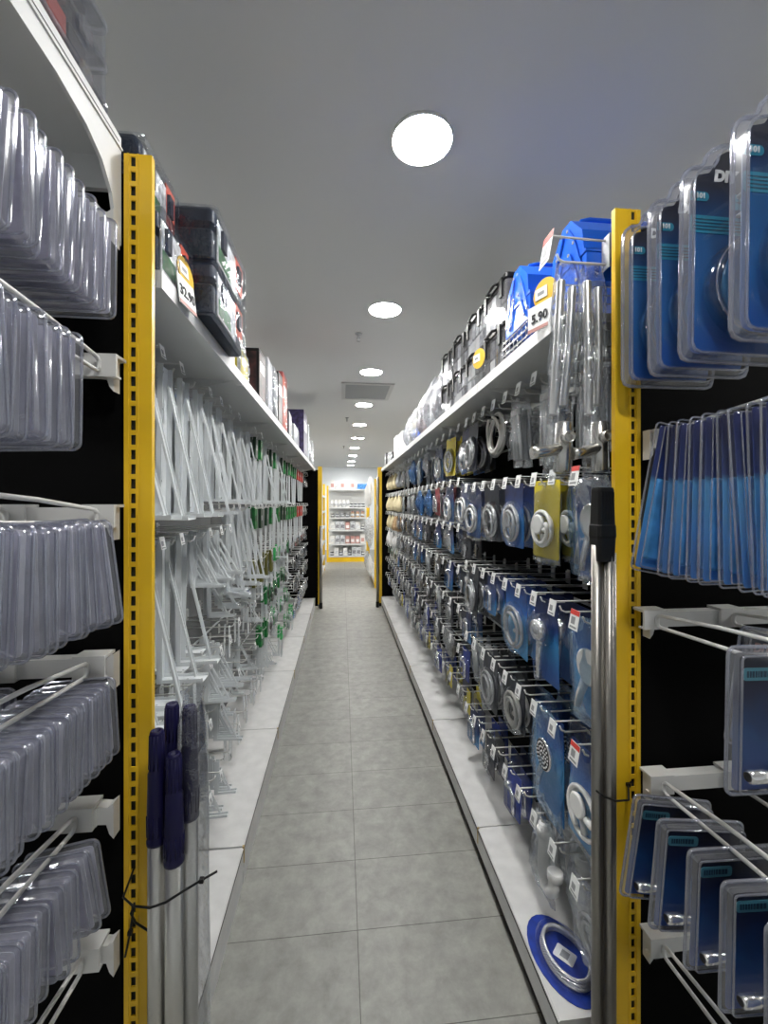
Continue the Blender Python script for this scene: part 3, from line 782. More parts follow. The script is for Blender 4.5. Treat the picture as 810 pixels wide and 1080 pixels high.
# ---- shower side end frame
DIY = diy_pack_spec(); LONG = [long_pack_spec(0), long_pack_spec(1)]; LOW = low_pack_spec(); LOWD = low_pack_spec(True)
rows_r = ['top', 'second', 'third', 'fourth', 'bottom']
YR = YE + 0.05
hx_r = [0.775, 0.775, 0.748, 0.765, 0.765]
for i, (x, z) in enumerate(zip(hx_r, rbars)):
    place(bar_hook_spec(0.42), (x, YR, z), label='white looped wire hook on the %s bar beside the shower side yellow post' % rows_r[i], group='looped hooks of the blue packs')
for i in (2, 3):
    place(bar_hook_spec(0.42), (hx_r[i] + 0.20, YR, rbars[i]), label='white looped wire hook on the %s bar, one further from the shower side yellow post' % rows_r[i], group='looped hooks of the blue packs')
for k in range(5):
    place(DIY, (0.775, [0.925, 0.84, 0.752, 0.645, 0.53][k], 2.205), (0, ru(-0.015, 0.015), 0),
          'tall blue shower pack with cloud-shaped top on the top hook, %s from the yellow post' % nth(k + 1), 'cloud-topped blue shower packs')
ang = [0.20, 0.09, 0.05, 0.035, 0.02, 0.0, -0.05, -0.03, 0.0]
for k in range(9):
    place(LONG[(k in (3, 5, 6)) * 1], (0.775 + (0.004 if k % 2 else 0), YR - 0.085 - k * 0.030, 1.712 + 0.0008 * k), (ru(-0.02, 0.02), ang[k], ru(-0.03, 0.03) + 0.08),
          'slim pale and navy blue tube blister on the second hook, %s from the yellow post' % nth(k + 1), 'slim blue tube blisters')
place(LOWD, (0.978, YR - 0.13, 1.248), (0, 0.16, 0), 'navy shower blister hanging askew beside the nearly empty third hook', 'navy shower blisters', (1, 1, 1.12))
place(LOW, (0.748, YR - 0.33, 1.292), (0, 0.02, 0), 'navy shower blister alone at the front of the third hook', 'navy shower blisters', (1, 1, 1.08))
for k in range(6):
    place(LOW, (0.765 + 0.002 * k, YR - 0.075 - 0.074 * k, 0.852 + 0.003 * k), (0, [0.16, 0.09, 0.04, 0.02, 0.0, 0.0][k], ru(-0.03, 0.03)),
          'navy shower blister with pale blue logo, fourth hook, %s from the yellow post' % nth(k + 1), 'navy shower blisters')
for k in range(4):
    place(LOW, (0.81, YR - 0.20 - 0.06 * k, 0.462), (0, 0.05, 0), 'navy shower blister on the bottom hook, %s from its bar' % nth(k + 1), 'navy shower blisters')

# ================================================================== poles and cable ties
def pole_spec(name, r, h, capm, tubem, cap_h, cap_r, hollow=True):
    tb = MB().lathe([(r, 0), (r, h - cap_h * 0.5)], 18).mesh('tube', tubem)
    z1 = h; z0 = h - cap_h
    cp = MB()
    prof = [(cap_r * 1.12, z0), (cap_r * 1.14, z0 + 0.006), (cap_r * 1.02, z0 + 0.012), (cap_r * 1.05, z0 + 0.05), (cap_r * 1.08, z0 + 0.055), (cap_r * 1.0, z0 + 0.10), (cap_r * 0.98, z1 - 0.075), (cap_r * 0.86, z1 - 0.07), (cap_r * 0.78, z1 - 0.004), (cap_r * 0.70, z1), (cap_r * 0.45, z1), (cap_r * 0.42, z1 - 0.02)]
    cp.lathe(prof, 18)
    for k in range(12):
        a = 2 * PI * k / 12
        cp.tube([(math.cos(a) * cap_r * 0.86, math.sin(a) * cap_r * 0.86, z1 - 0.066), (math.cos(a) * cap_r * 0.78, math.sin(a) * cap_r * 0.78, z1 - 0.006)], 0.0013, 4)
        cp.tube([(math.cos(a) * cap_r * 1.05, math.sin(a) * cap_r * 1.05, z0 + 0.014), (math.cos(a) * cap_r * 1.07, math.sin(a) * cap_r * 1.07, z0 + 0.052)], 0.0016, 4)
    return (name, 'pole', [('tube', tb), ('grip', cp.mesh('grip', capm))])
PA = pole_spec('telescopic_pole', 0.0165, 1.0, 'navycap', 'alu', 0.20, 0.0165)
def pole(x, y, h, lab, spec=PA, rot=(0, 0, 0)):
    return place(spec, (x, y, h - 1.0 if False else 0.0), rot, lab, 'poles tied to the bracket side post', (1, 1, h))
pole(-0.366, 0.868, 1.10, 'aluminium pole with indigo grip standing against the bracket side yellow post')
pole(-0.327, 0.852, 1.062, 'aluminium pole with indigo grip, the shortest of the tied bundle')
pole(-0.311, 0.890, 1.135, 'aluminium pole with indigo grip inside a clear plastic bag')
pole(-0.352, 0.906, 1.135, 'aluminium pole with indigo grip at the back of the tied bundle')
def sleeve():
    m = MB(); rings = []
    for z, r in ((0.01, 0.034), (0.3, 0.033), (0.6, 0.031), (0.9, 0.029), (1.02, 0.028), (1.10, 0.026), (1.15, 0.018), (1.165, 0.024)):
        rings.append([(r * (1.0 + 0.10 * math.sin(5 * a + z * 9)) * math.cos(a) * 1.0, r * (1.0 + 0.1 * math.sin(4 * a - z * 7)) * math.sin(a), z) for a in [2 * PI * k / 18 for k in range(18)]])
    return m.loft(rings, False, False).mesh('pole_bag', 'bag')
single('pole_bag', 'bag', sleeve(), (-0.305, 0.893, 0), label='clear plastic bag pulled over one indigo-gripped aluminium pole')

def tie(path, lab):
    m = MB().tube(path, 0.0022, 6)
    h = path[-2]
    parts = [('strap', m.mesh('strap', 'black')), ('lock', MB().box(h[0] - 0.004, h[0] + 0.004, h[1] - 0.004, h[1] + 0.004, h[2] - 0.004, h[2] + 0.004).mesh('lock', 'black'))]
    place(('cable_tie', 'cable tie', parts), (0, 0, 0), label=lab)
tie([(-0.432, 0.918, 0.79), (-0.425, 0.86, 0.782), (-0.40, 0.846, 0.776), (-0.365, 0.836, 0.779), (-0.335, 0.832, 0.79), (-0.30, 0.835, 0.808), (-0.272, 0.842, 0.818), (-0.245, 0.85, 0.826)], 'black cable tie slung round the aluminium poles and yellow post')
tie([(-0.400, 0.916, 0.655), (-0.428, 0.915, 0.678), (-0.437, 0.914, 0.70), (-0.430, 0.914, 0.72), (-0.438, 0.914, 0.66), (-0.448, 0.914, 0.61)], 'short black cable tie knotted through the yellow post slots')
# steel tubes by the shower side post
def tube_spec(r, h): 
    return ('steel_tube', 'tube', [('tube', MB().lathe([(r, 0), (r, h)], 16).mesh('tube', 'steel')), ('end_cap', MB().lathe([(r * 1.03, 0), (r * 1.05, 0.012), (r * 0.9, 0.012)], 14).mesh('end_cap', 'black'))])
for x, y, h, r, l in ((0.612, 0.952, 1.45, 0.0125, 'steel tube nearest the aisle in the bundle by the shower side post'),
                      (0.636, 0.940, 1.44, 0.0105, 'steel tube in the middle of the bundle by the shower side post'),
                      (0.655, 0.955, 1.43, 0.0085, 'slim steel tube touching the shower side yellow post'),
                      (0.634, 0.967, 1.43, 0.0095, 'steel tube at the back of the bundle by the shower side post')):
    place(tube_spec(r, h), (x, y, 0), label=l, group='steel tubes tied to the shower side post')
gp = MB()
gp.loft([[(x, y, z) for x, y in rrect(-wx, wx, -wy, wy, 0.006, 2)] for z, wx, wy in ((0, 0.0205, 0.020), (0.055, 0.0225, 0.022), (0.060, 0.0235, 0.023), (0.085, 0.023, 0.022), (0.088, 0.0215, 0.021), (0.17, 0.0195, 0.019), (0.176, 0.018, 0.018))], True, True, 0, False)
for k in range(5): gp.box(-0.016 + k * 0.007, -0.012 + k * 0.007, -0.0215, -0.018, 0.10, 0.165)
single('grip_sleeve', 'handle', gp.mesh('grip_sleeve', 'black'), (0.625, 0.950, 1.412), label='black ribbed handle sleeve over the steel tubes by the shower side post')
tie([(0.600, 0.936, 0.868), (0.615, 0.930, 0.857), (0.64, 0.922, 0.85), (0.675, 0.925, 0.848), (0.705, 0.968, 0.853), (0.716, 0.972, 0.858)], 'black cable tie holding the steel tubes to the shower side post')
# far bundles
for x, y, h, l in ((-0.315, 6.22, 1.22, 'thin grey pole tied to the far yellow post on the bracket side'), (0.525, 6.22, 1.95, 'tall grey pole tied to the far yellow post on the shower side')):
    place(('steel_tube', 'tube', [('tube', MB().lathe([(0.022, 0), (0.022, h)], 12).mesh('tube', 'steel')), ('end_cap', MB().lathe([(0.025, 0), (0.025, 0.08), (0.02, 0.09)], 12).mesh('end_cap', 'black'))]), (x, y, 0), label=l)
# ================================================================== brackets and rails of the bracket side
def u_strip(m, p0, p1, w, lip, mi=0, n=(0, -1, 0)):
    """pressed channel from p0 to p1, width w, flanges lip deep"""
    a, b = Vector(p0), Vector(p1); t = (b - a).normalized()
    nn = Vector(n); nn = (nn - t * nn.dot(t)).normalized(); s = t.cross(nn).normalized()
    th = 0.0018
    def slab(o0, o1, d0, d1):
        v = []
        for e in (a, b):
            for so, do in ((o0, d0), (o1, d0), (o1, d1), (o0, d1)): v.append(e + s * so + nn * do)
        m.add(v, [(0, 1, 2, 3), (7, 6, 5, 4), (0, 4, 5, 1), (1, 5, 6, 2), (2, 6, 7, 3), (3, 7, 4, 0)], mi)
    slab(-w / 2, w / 2, 0, th); slab(-w / 2, -w / 2 + th, th, lip); slab(w / 2 - th, w / 2, th, lip)

def bracket_spec(h, arm, w, strut=True):
    """shelf bracket hung from the top hole of its upright; arm points -Y at the bottom, strut closes the triangle"""
    up = MB(); u_strip(up, (0, 0, 0.02), (0, 0, -h), w, 0.016)
    for z in (0.004, -h * 0.25, -h * 0.5, -h * 0.75, -h + 0.025):
        up.lathe([(0.0035, -0.0004), (0.0035, -0.0021)], 8, 1, 'Y', (0, 0, z))
    ar = MB(); u_strip(ar, (0, 0.0, -h), (0, -arm, -h), w * 0.95, 0.010, 0, (0, 0, 1))
    for y in (0.3, 0.6, 0.92): ar.lathe([(0.0035, -0.0008), (0.0035, 0.0021)], 8, 1, 'Z', (0, -arm * y, -h))
    st = MB(); u_strip(st, (0, -0.018, -h * 0.10), (0, -arm + 0.03, -h + 0.010), w * 0.34, 0.006, 0, (0, -1, 0.4))
    mats = ['bracket', 'print']
    return ('shelf_bracket', 'bracket', [('upright', up.mesh('upright', mats)), ('arm', ar.mesh('arm', mats))] + ([('strut', st.mesh('strut', 'bracket'))] if strut else []))
BR_LBIG = bracket_spec(0.43, 0.10, 0.075, False)
BR_LMID = bracket_spec(0.39, 0.10, 0.062, False)
BR_BIG = bracket_spec(0.43, 0.14, 0.060)
BR_MID = bracket_spec(0.39, 0.13, 0.052)
BR_SLIM = bracket_spec(0.38, 0.12, 0.040)
BR_SM = bracket_spec(0.17, 0.12, 0.024)
BR_TINY = bracket_spec(0.12, 0.09, 0.022)

def strip_spec(h, w, n=1):
    """flat drilled mending plate"""
    m = MB().plate(rrect(-w / 2, w / 2, -h + 0.012, 0.012, w * 0.2, 2), 0.0015, -0.0015)
    for k in range(4): m.lathe([(0.003, -0.0019), (0.003, 0.0019)], 8, 1, 'Y', (0, 0, -k * (h - 0.02) / 3.2))
    return ('mending_plate', 'bracket', [(None, m.mesh('mending_plate', ['bracket', 'print']))])
STRIP = strip_spec(0.15, 0.035)

def sleeve_rail_spec(h, w, topm, frac):
    """white rail with a folded card over its top"""
    ra = MB(); u_strip(ra, (0, 0, -0.01), (0, 0, -h), w, 0.010)
    ca = MB().loft([[(x, y, z) for x, y in ((-w * 0.8, 0.004), (w * 0.8, 0.004), (w * 0.8, -0.014), (-w * 0.8, -0.014))] for z in (0.018, -h * frac)], True, True, 0, False)
    ca.box(-w * 0.5, w * 0.5, -0.0148, -0.014, -h * frac * 0.55, -h * frac * 0.25, 1)
    return ('carded_rail', 'rail', [('rail', ra.mesh('rail', 'bracket')), ('card', ca.mesh('card', [topm, 'print'] if topm != 'green' else ['green', 'dgreen']))])
RAIL_G = sleeve_rail_spec(0.40, 0.040, 'green', 0.27)
RAIL_DG = sleeve_rail_spec(0.40, 0.042, 'dgreen', 0.27)
RAIL_R = sleeve_rail_spec(0.36, 0.040, 'red', 0.30)
RAIL_G2 = sleeve_rail_spec(0.30, 0.036, 'green', 0.33)
RAIL_LG = sleeve_rail_spec(0.24, 0.036, 'lgreen', 0.35)
RAIL_OL = sleeve_rail_spec(0.26, 0.044, 'olive', 0.55)

def card_item_spec(cardm, itemm, w=0.085, h=0.15, kind=0):
    """small carded fitting under a clear blister"""
    cd = MB().plate(rrect(-w / 2, w / 2, -h + 0.015, 0.015, 0.006, 2), 0.001, -0.001).mesh('card', cardm)
    it = MB()
    if kind == 0:
        it.lathe([(0.010, 0), (0.024, -0.012), (0.024, -0.018), (0.010, -0.022)], 14, 0, 'Y', (0, -0.002, -h * 0.55))
        it.tube([(0, -0.014, -h * 0.55), (0.004, -0.018, -h * 0.75), (-0.006, -0.016, -h * 0.85)], 0.008, 8)
    elif kind == 1:
        it.tube([(-w * 0.25, -0.012, -h * 0.3), (w * 0.15, -0.012, -h * 0.42), (w * 0.18, -0.012, -h * 0.8)], 0.010, 8)
        it.lathe([(0.013, -0.012), (0.016, 0), (0.013, 0.012)], 12, 0, 'X', (-w * 0.22, -0.012, -h * 0.3))
    else:
        it.tube(arc((0, -h * 0.55), w * 0.30, 0, 2 * PI, 18, 'XZ', -0.01)[:-1], 0.006, 6, 0, closed=True)
        it.tube(arc((0, -h * 0.55), w * 0.19, 0, 2 * PI, 14, 'XZ', -0.012)[:-1], 0.005, 6, 0, closed=True)
    def of(i): return rrect(-w * 0.42 + i, w * 0.42 - i, -h * 0.92 + 0.015 + i, -h * 0.18 - i, 0.008, 2)
    bl = MB().loft(dome_rings(of, [(0, -0.001), (0.003, -0.020), (0.010, -0.026)]), False, True, 0, True)
    return ('carded_fitting', 'hardware pack', [('card', cd), ('fitting', it.mesh('fitting', itemm)), ('blister', bl.mesh('blister', 'clear'))])

# ================================================================== goods of the shower side
def bag_mesh(name, w, h, t, mname, seed, nx=9, nz=12, neck=0.25, skew=0.0, dropw=1.0):
    """pillow of thin film: two puckered faces closed at the rim, hung from the top middle"""
    rings = []
    for j in range(nz + 1):
        v = j / nz; z = 0.015 - v * h
        prof = math.sin(PI * min(1, max(0.0, (v - 0.06) / 0.94))) ** 0.6 if v > 0.06 else 0.0
        ww = w / 2 * (1 - neck * (1 - min(1, v * 4)) ** 2) * (dropw if False else 1)
        ring = []
        for sgn in (1, -1):
            for i in range(nx + 1):
                u = i / nx if sgn > 0 else 1 - i / nx
                if sgn < 0 and (i == 0 or i == nx): continue
                x = (u * 2 - 1) * ww
                yb = t / 2 * prof * math.sin(PI * u) ** 0.7
                p = Vector((x * 22 + seed * 3.1, z * 22, sgn * 2.0 + seed))
                nn = noise.noise(p) * 0.35 * t + noise.noise(p * 2.7) * 0.18 * t
                edge = math.sin(PI * u)
                ring.append((x + skew * z + noise.noise(p * 0.7) * 0.006, sgn * yb + nn * (0.25 + 0.75 * edge), z + noise.noise(p * 0.5 + Vector((9, 0, 0))) * 0.006))
        rings.append(ring)
    return MB().loft(rings, True, True, 0, True).mesh(name, mname)

def coil_path(R, turns, y=-0.012, cz=-0.13, grow=0.006, pitch=0.006, n=22, squash=1.0, jit=0.0, seed=1):
    rg = random.Random(seed); out = []
    N = int(n * turns)
    for k in range(N + 1):
        a = 2 * PI * k / n; r = R - grow * a / (2 * PI)
        out.append((r * math.cos(a) + rg.uniform(-jit, jit), y - pitch * math.sin(a * 0.5 + 1) - pitch * 0.5 * a / (2 * PI), cz + r * math.sin(a) * squash + rg.uniform(-jit, jit)))
    return out

def hose_pack_spec(cardm, hosem='hose', R=0.075, w=0.19, h=0.25, turns=2.6, dome=True, seed=1, head=False):
    cd = MB().plate(rrect(-w / 2, w / 2, -h + 0.018, 0.018, 0.01, 3), 0.001, -0.001).mesh('card', cardm)
    hs = MB().tube(coil_path(R, turns, -0.012, -h * 0.56, R * 0.14, 0.006, seed=seed), 0.0068, 7)
    hs.lathe([(0.006, -0.018), (0.0095, -0.016), (0.0095, 0.012), (0.007, 0.014)], 10, 0, 'X', (R * 0.55, -0.018, -h * 0.56))
    parts = [('card', cd), ('hose', hs.mesh('hose', hosem))]
    if head:
        hd = MB().lathe([(0.010, 0), (0.030, -0.010), (0.034, -0.018), (0.028, -0.022)], 16, 0, 'Y', (-0.01, -0.008, -h * 0.5))
        hd.tube([(-0.008, -0.016, -h * 0.52), (0.012, -0.014, -h * 0.74)], 0.009, 8)
        parts.append(('shower_head', hd.mesh('shower_head', 'chrome' if hosem != 'whitehose' else 'white_pl')))
    if dome:
        cv = MB().lathe([(R + 0.018, -0.001), (R + 0.016, -0.020), (R + 0.004, -0.030), (R * 0.5, -0.033)], 26, 0, 'Y', (0, 0, -h * 0.56))
        parts.append(('cover', cv.mesh('cover', 'clear')))
    else:
        parts.append(('bag', bag_mesh('bag', w * 1.08, h * 1.05, 0.042, 'bag', seed)))
    return ('shower_hose_pack', 'shower hose', parts)

def shower_bag_spec(bagm, cardm, headm, seed, w=0.20, h=0.30, face=True):
    cd = MB().plate(rrect(-w * 0.46, w * 0.46, -h + 0.03, 0.012, 0.004, 2), 0.010, 0.0085).mesh('card', cardm)
    hd = MB()
    c = (0.02, -h * 0.36)
    hd.lathe([(0.012, 0.012), (0.036, 0.004), (0.050, -0.008), (0.050, -0.014), (0.046, -0.016)], 22, 0, 'Y', (c[0], -0.006, c[1]))
    hd.tube([(c[0] - 0.02, -0.006, c[1] - 0.026), (c[0] - 0.06, -0.006, c[1] - 0.10), (c[0] - 0.075, -0.006, c[1] - 0.14)], [0.014, 0.011, 0.009], 10)
    rg = MB()
    for ring, cnt in ((0.012, 7), (0.025, 13), (0.038, 20)):
        for k in range(cnt):
            a = 2 * PI * k / cnt
            rg.lathe([(0.0034, -0.0245), (0.0034, -0.0215)], 6, 0, 'Y', (c[0] + ring * math.cos(a), 0, c[1] + ring * math.sin(a)))
    sub = [('nozzles', rg.mesh('nozzles', 'tag'))] if face else None
    fc = MB().lathe([(0.046, -0.0226), (0.046, -0.0215)], 22, 0, 'Y', (c[0], 0, c[1])).mesh('face_plate', 'black')
    parts = [('card', cd), ('shower_head', hd.mesh('shower_head', headm), ([('face_plate', fc)] + sub) if face else None), ('bag', bag_mesh('bag', w, h, 0.048, bagm, seed))]
    return ('hand_shower_bag', 'hand shower', parts)

def dome_pack_spec(seed=1):
    w, h = 0.15, 0.28
    cd = MB().plate(rrect(-w / 2, w / 2, -h + 0.018, 0.018, 0.008, 3), 0.001, -0.001).mesh('card', 'navycard')
    hd = MB().lathe([(0.006, 0), (0.030, -0.012), (0.040, -0.030), (0.030, -0.046), (0.008, -0.052)], 18, 0, 'Y', (0, 0, -h * 0.30))
    hd.tube([(0.0, -0.022, -h * 0.42), (-0.010, -0.024, -h * 0.65), (-0.022, -0.018, -h * 0.90)], [0.014, 0.011, 0.010], 10)
    bl = MB().lathe([(0.054, -0.001), (0.053, -0.030), (0.043, -0.052), (0.018, -0.064)], 20, 0, 'Y', (0, 0, -h * 0.30))
    bl.tube([(0.0, -0.016, -h * 0.46), (-0.012, -0.018, -h * 0.68), (-0.024, -0.014, -h * 0.92)], [0.030, 0.026, 0.020], 10)
    return ('shower_head_pack', 'shower head', [('card', cd), ('shower_head', hd.mesh('shower_head', 'chrome')), ('blister', bl.mesh('blister', 'clear'))])

def rods_bag_spec(seed=1, n=5, w=0.09, h=0.27):
    rg = random.Random(seed)
    r = MB()
    for k in range(n):
        x = -w * 0.32 + w * 0.64 * k / (n - 1); dx = rg.uniform(-0.006, 0.006)
        r.tube([(x, rg.uniform(-0.01, 0.01), -0.03), (x + dx, 0, -h * 0.5), (x + dx * 2, 0.003, -h + 0.045)], 0.0062, 7)
        r.lathe([(0.008, -0.012), (0.009, -0.01), (0.009, 0.01), (0.008, 0.012)], 8, 0, 'Z', (x, 0, -0.04))
    return ('flexible_tube_bag', 'tube pack', [('tubes', r.mesh('tubes', 'hose')), ('bag', bag_mesh('bag', w, h, 0.034, 'bag', seed, 7, 10))])

def loose_coil_spec(seed, R, n, hosem):
    hs = MB(); rg = random.Random(seed)
    for k in range(n):
        c = (rg.uniform(-0.012, 0.012), -R + 0.006 + rg.uniform(-0.008, 0.004))
        hs.tube([(x + rg.uniform(-0.002, 0.002), y - 0.011 * (k - n / 2) + 0.02 * math.sin(z * 9 + k), z) for x, y, z in arc(c, R - 0.004 * (k % 2), 0, 2 * PI, 26, 'XZ', 0)[:-1]], 0.0068, 7, 0, closed=True)
    return ('hose_coil', 'hose', [('hose', hs.mesh('hose', hosem)), ('binder', MB().box(-0.016, 0.016, -0.04, 0.034, -0.012, -0.004).mesh('binder', 'black'))])

def cloth_spec(cm, seed, w=0.15, h=0.20):
    rings = []
    for j in range(11):
        v = j / 10; r = w / 2 * (0.14 + 0.86 * math.sin(min(1.0, v * 1.1) * PI * 0.56)) * (1 if v < 0.9 else 0.75)
        rings.append([(r * math.cos(a) * (1 + 0.12 * noise.noise(Vector((math.cos(a) * 2, math.sin(a) * 2, v * 3 + seed)))) + 0.02 * (v - 0.2),
                       r * 0.62 * math.sin(a) * (1 + 0.18 * noise.noise(Vector((math.cos(a) * 3, math.sin(a) * 3, v * 4 + seed + 5)))), 0.0 - v * h) for a in [2 * PI * k / 20 for k in range(20)]])
    b = MB().loft(rings, True, True, 0, True).mesh('cloth', cm)
    hd = MB().plate(rrect(-0.04, 0.04, -0.005, 0.035, 0.004, 2), 0.002, -0.002).mesh('header_card', 'paleprint')
    return ('cloth_pack', 'cloth', [('cloth', b), ('header_card', hd)])

def film_bag_spec(bm, inner, seed, w=0.17, h=0.22):
    rg = random.Random(seed); it = MB()
    for k in range(4):
        it.tube(arc((rg.uniform(-0.02, 0.02), -h * 0.55), rg.uniform(0.03, 0.055), 0, 2 * PI, 14, 'XZ', rg.uniform(-0.012, 0.012))[:-1], 0.007, 6, 0, closed=True)
    return ('fitting_bag', 'bagged fitting', [('fitting', it.mesh('fitting', inner)), ('bag', bag_mesh('bag', w, h, 0.07, bm, seed))])

def trap_spec():
    t = MB().tube([(0, 0, 0.0), (0, 0, -0.10), (0.0, 0, -0.155), (0.018, 0, -0.185), (0.045, 0, -0.188), (0.068, 0, -0.165), (0.072, 0, -0.12)], 0.019, 12)
    t.lathe([(0.023, -0.012), (0.025, -0.01), (0.025, 0.012), (0.022, 0.014)], 14, 0, 'Z', (0.072, 0, -0.115))
    t.lathe([(0.023, -0.012), (0.025, -0.01), (0.025, 0.012), (0.022, 0.014)], 14, 0, 'Z', (0, 0, -0.03))
    return ('drain_trap', 'drain pipe', [('pipe', t.mesh('pipe', 'white_pl')), ('bag', bag_mesh('bag', 0.15, 0.24, 0.06, 'bag', 31))])

M['teesteel'] = mat('satin_chrome', (0.66, 0.65, 0.62), 0.27, 0.95)
M['steelrib'] = mat('ribbed_steel', (0.78, 0.78, 0.78), 0.32, 0.85)
def long_drain_spec():
    """clear strip bag with a doubled corrugated drain pipe and a chrome tee at its foot"""
    p = MB()
    def corr(path):
        R = []; P = []
        for a, b in zip(path[:-1], path[1:]):
            A, B = Vector(a), Vector(b); n = max(2, int((B - A).length / 0.0026))
            for k in range(n):
                P.append(tuple(A.lerp(B, k / n))); R.append(0.0092 if len(P) % 2 else 0.0118)
        p.tube(P, R, 9)
    corr([(-0.016, -0.002, -0.03), (-0.016, -0.002, -0.20), (-0.018, -0.002, -0.385)])
    corr([(0.015, 0.002, -0.045), (0.015, 0.002, -0.22), (0.008, 0.002, -0.36)])
    te = MB().lathe([(0.018, -0.075), (0.022, -0.07), (0.022, 0.055), (0.017, 0.06)], 16, 0, 'Z', (0.012, 0, -0.46))
    te.tube([(0.012, -0.004, -0.47), (-0.055, -0.012, -0.485), (-0.072, -0.013, -0.487)], [0.016, 0.015, 0.017], 12)
    te.lathe([(0.015, 0), (0.015, -0.026), (0.012, -0.026), (0.011, -0.006)], 14, 0, 'Y', (0.012, -0.018, -0.445))
    return ('drain_pipe_bag', 'drain pipe', [('pipe', p.mesh('pipe', 'steelrib')), ('tee', te.mesh('tee', 'teesteel')), ('bag', bag_mesh('bag', 0.074, 0.565, 0.040, 'bag', 41, 8, 22, 0.1))])

S = {}
S['coil_dark'] = hose_pack_spec('darkcard', seed=1)
S['coil_navy'] = hose_pack_spec('navycard', seed=2, head=True)
S['coil_sky'] = hose_pack_spec('skycard', seed=3, R=0.085, w=0.20, h=0.27)
S['coil_yellow'] = hose_pack_spec('yellowcard', seed=4, R=0.07, h=0.24, turns=3.2)
S['coil_bag'] = hose_pack_spec('navycard', seed=5, dome=False, turns=3.0)
S['coil_grey'] = hose_pack_spec('darkcard', 'greyhose', R=0.07, w=0.165, h=0.19, turns=3.6, seed=6)
S['white_yellow'] = hose_pack_spec('yellowcard', 'whitehose', R=0.062, w=0.16, h=0.26, turns=2.1, dome=False, seed=7, head=True)
S['white_sky'] = hose_pack_spec('skycard', 'whitehose', R=0.07, w=0.18, h=0.27, turns=1.7, dome=False, seed=8, head=True)
S['bag_blue'] = shower_bag_spec('lbluebag', 'skycard', 'white_pl', 11, face=False)
S['bag_pale'] = shower_bag_spec('lbluebag', 'skycard', 'chrome', 12, 0.22, 0.34)
S['bag_clear'] = shower_bag_spec('bag', 'navycard', 'chrome', 13, 0.19, 0.30, face=False)
S['dome'] = dome_pack_spec()
S['rods'] = rods_bag_spec(21)
S['rods2'] = rods_bag_spec(22, 4, 0.08, 0.22)
S['loose'] = loose_coil_spec(3, 0.085, 4, 'greyhose')
S['loose2'] = loose_coil_spec(4, 0.07, 3, 'hose')
S['cream'] = cloth_spec('cream', 1); S['greycloth'] = cloth_spec('greycloth', 2); S['tancloth'] = cloth_spec('tan', 3)
S['white_cloth'] = cloth_spec('white_pl', 4)
S['film_blue'] = film_bag_spec('bluebag', 'chrome', 51); S['film_clear'] = film_bag_spec('bag', 'hose', 52); S['film_grey'] = film_bag_spec('greywrap', 'steel', 53, 0.12, 0.18)
S['maroon'] = card_item_spec('maroon', 'chrome', 0.15, 0.20, 1)
S['fit_dark'] = card_item_spec('darkcard', 'chrome', 0.12, 0.175, 0)
S['fit_navy'] = card_item_spec('navycard', 'chrome', 0.12, 0.18, 1)
S['fit_ring'] = card_item_spec('darkcard', 'hose', 0.13, 0.175, 2)
S['fit_blue'] = card_item_spec('blue_dark', 'chrome', 0.11, 0.17, 1)
S['fit_yellow'] = card_item_spec('yellowcard', 'steel', 0.075, 0.13, 0)
S['fit_pale'] = card_item_spec('paleprint', 'steel', 0.075, 0.14, 2)
S['fit_green'] = card_item_spec('green', 'steel', 0.08, 0.14, 0)
S['fit_lgreen'] = card_item_spec('lgreen', 'bracket', 0.07, 0.13, 1)
S['fit_red'] = card_item_spec('red', 'steel', 0.085, 0.14, 0)
S['trap'] = trap_spec()
DESC = dict(coil_dark='chrome hose coil on charcoal card', coil_navy='navy card hose with chrome head', coil_sky='large hose coil, sky blue card',
            coil_yellow='chrome hose coil on yellow card', coil_bag='bagged hose coil on navy card', coil_grey='flat grey hose coil, charcoal card',
            white_yellow='white shower hose on yellow card', white_sky='white shower hose, sky blue card', bag_blue='blue bag with white hand shower',
            bag_pale='pale blue bag, chrome hand shower', bag_clear='clear bag with chrome hand shower', dome='domed blister with chrome shower head', rods='clear bag of ribbed steel tubes',
            rods2='short bag of ribbed steel tubes', loose='loose pale ribbed hose coil', loose2='loose chrome hose coil', cream='cream cloth bundle', greycloth='grey cloth bundle', tancloth='tan cloth bundle',
            white_cloth='white cloth bundle', film_blue='blue film bag of fittings', film_clear='clear film bag of fittings', film_grey='crumpled grey film bag', maroon='maroon card with chrome tap',
            fit_dark='charcoal card with chrome fitting', fit_navy='navy card with chrome tap', fit_ring='charcoal card with ribbed ring', fit_blue='royal blue card with tap', fit_yellow='yellow card with steel fitting',
            fit_pale='pale card with steel ring', fit_green='green card with steel fitting', fit_lgreen='bright green card, pale fitting', fit_red='red card with steel fitting', trap='bagged white drain trap')

# ------------------------------------------------------------------ fill the shower side
XPANEL_R = XRF + 0.40 - 0.001
LH = 0.315
def r_hook(y, z, row, n, red=False):
    return place(HK_RR if red else HK_R, (XPANEL_R, y, z), (0, 0, -PI / 2), 'white price-tagged hook, %s past the shower-side post, %s' % (nth(n), row), 'price-tagged hooks of the shower side')
def r_item(key, y, z, row, n, k, back, dz=0.0, yaw=0.0, roll=0.0, sc=None):
    place(S[key], (XPANEL_R - LH + 0.018 + back, y, z - 0.006 + dz), (ru(-0.05, 0.05), roll + ru(-0.05, 0.05), -PI / 2 + yaw + ru(-0.06, 0.06)),
          '%s, %s hook past shower-side post, %s%s' % (DESC[key], nth(n), row, '' if k < 0 else ', %s from tip' % nth(k + 1)), 'hanging goods of the shower side', sc)

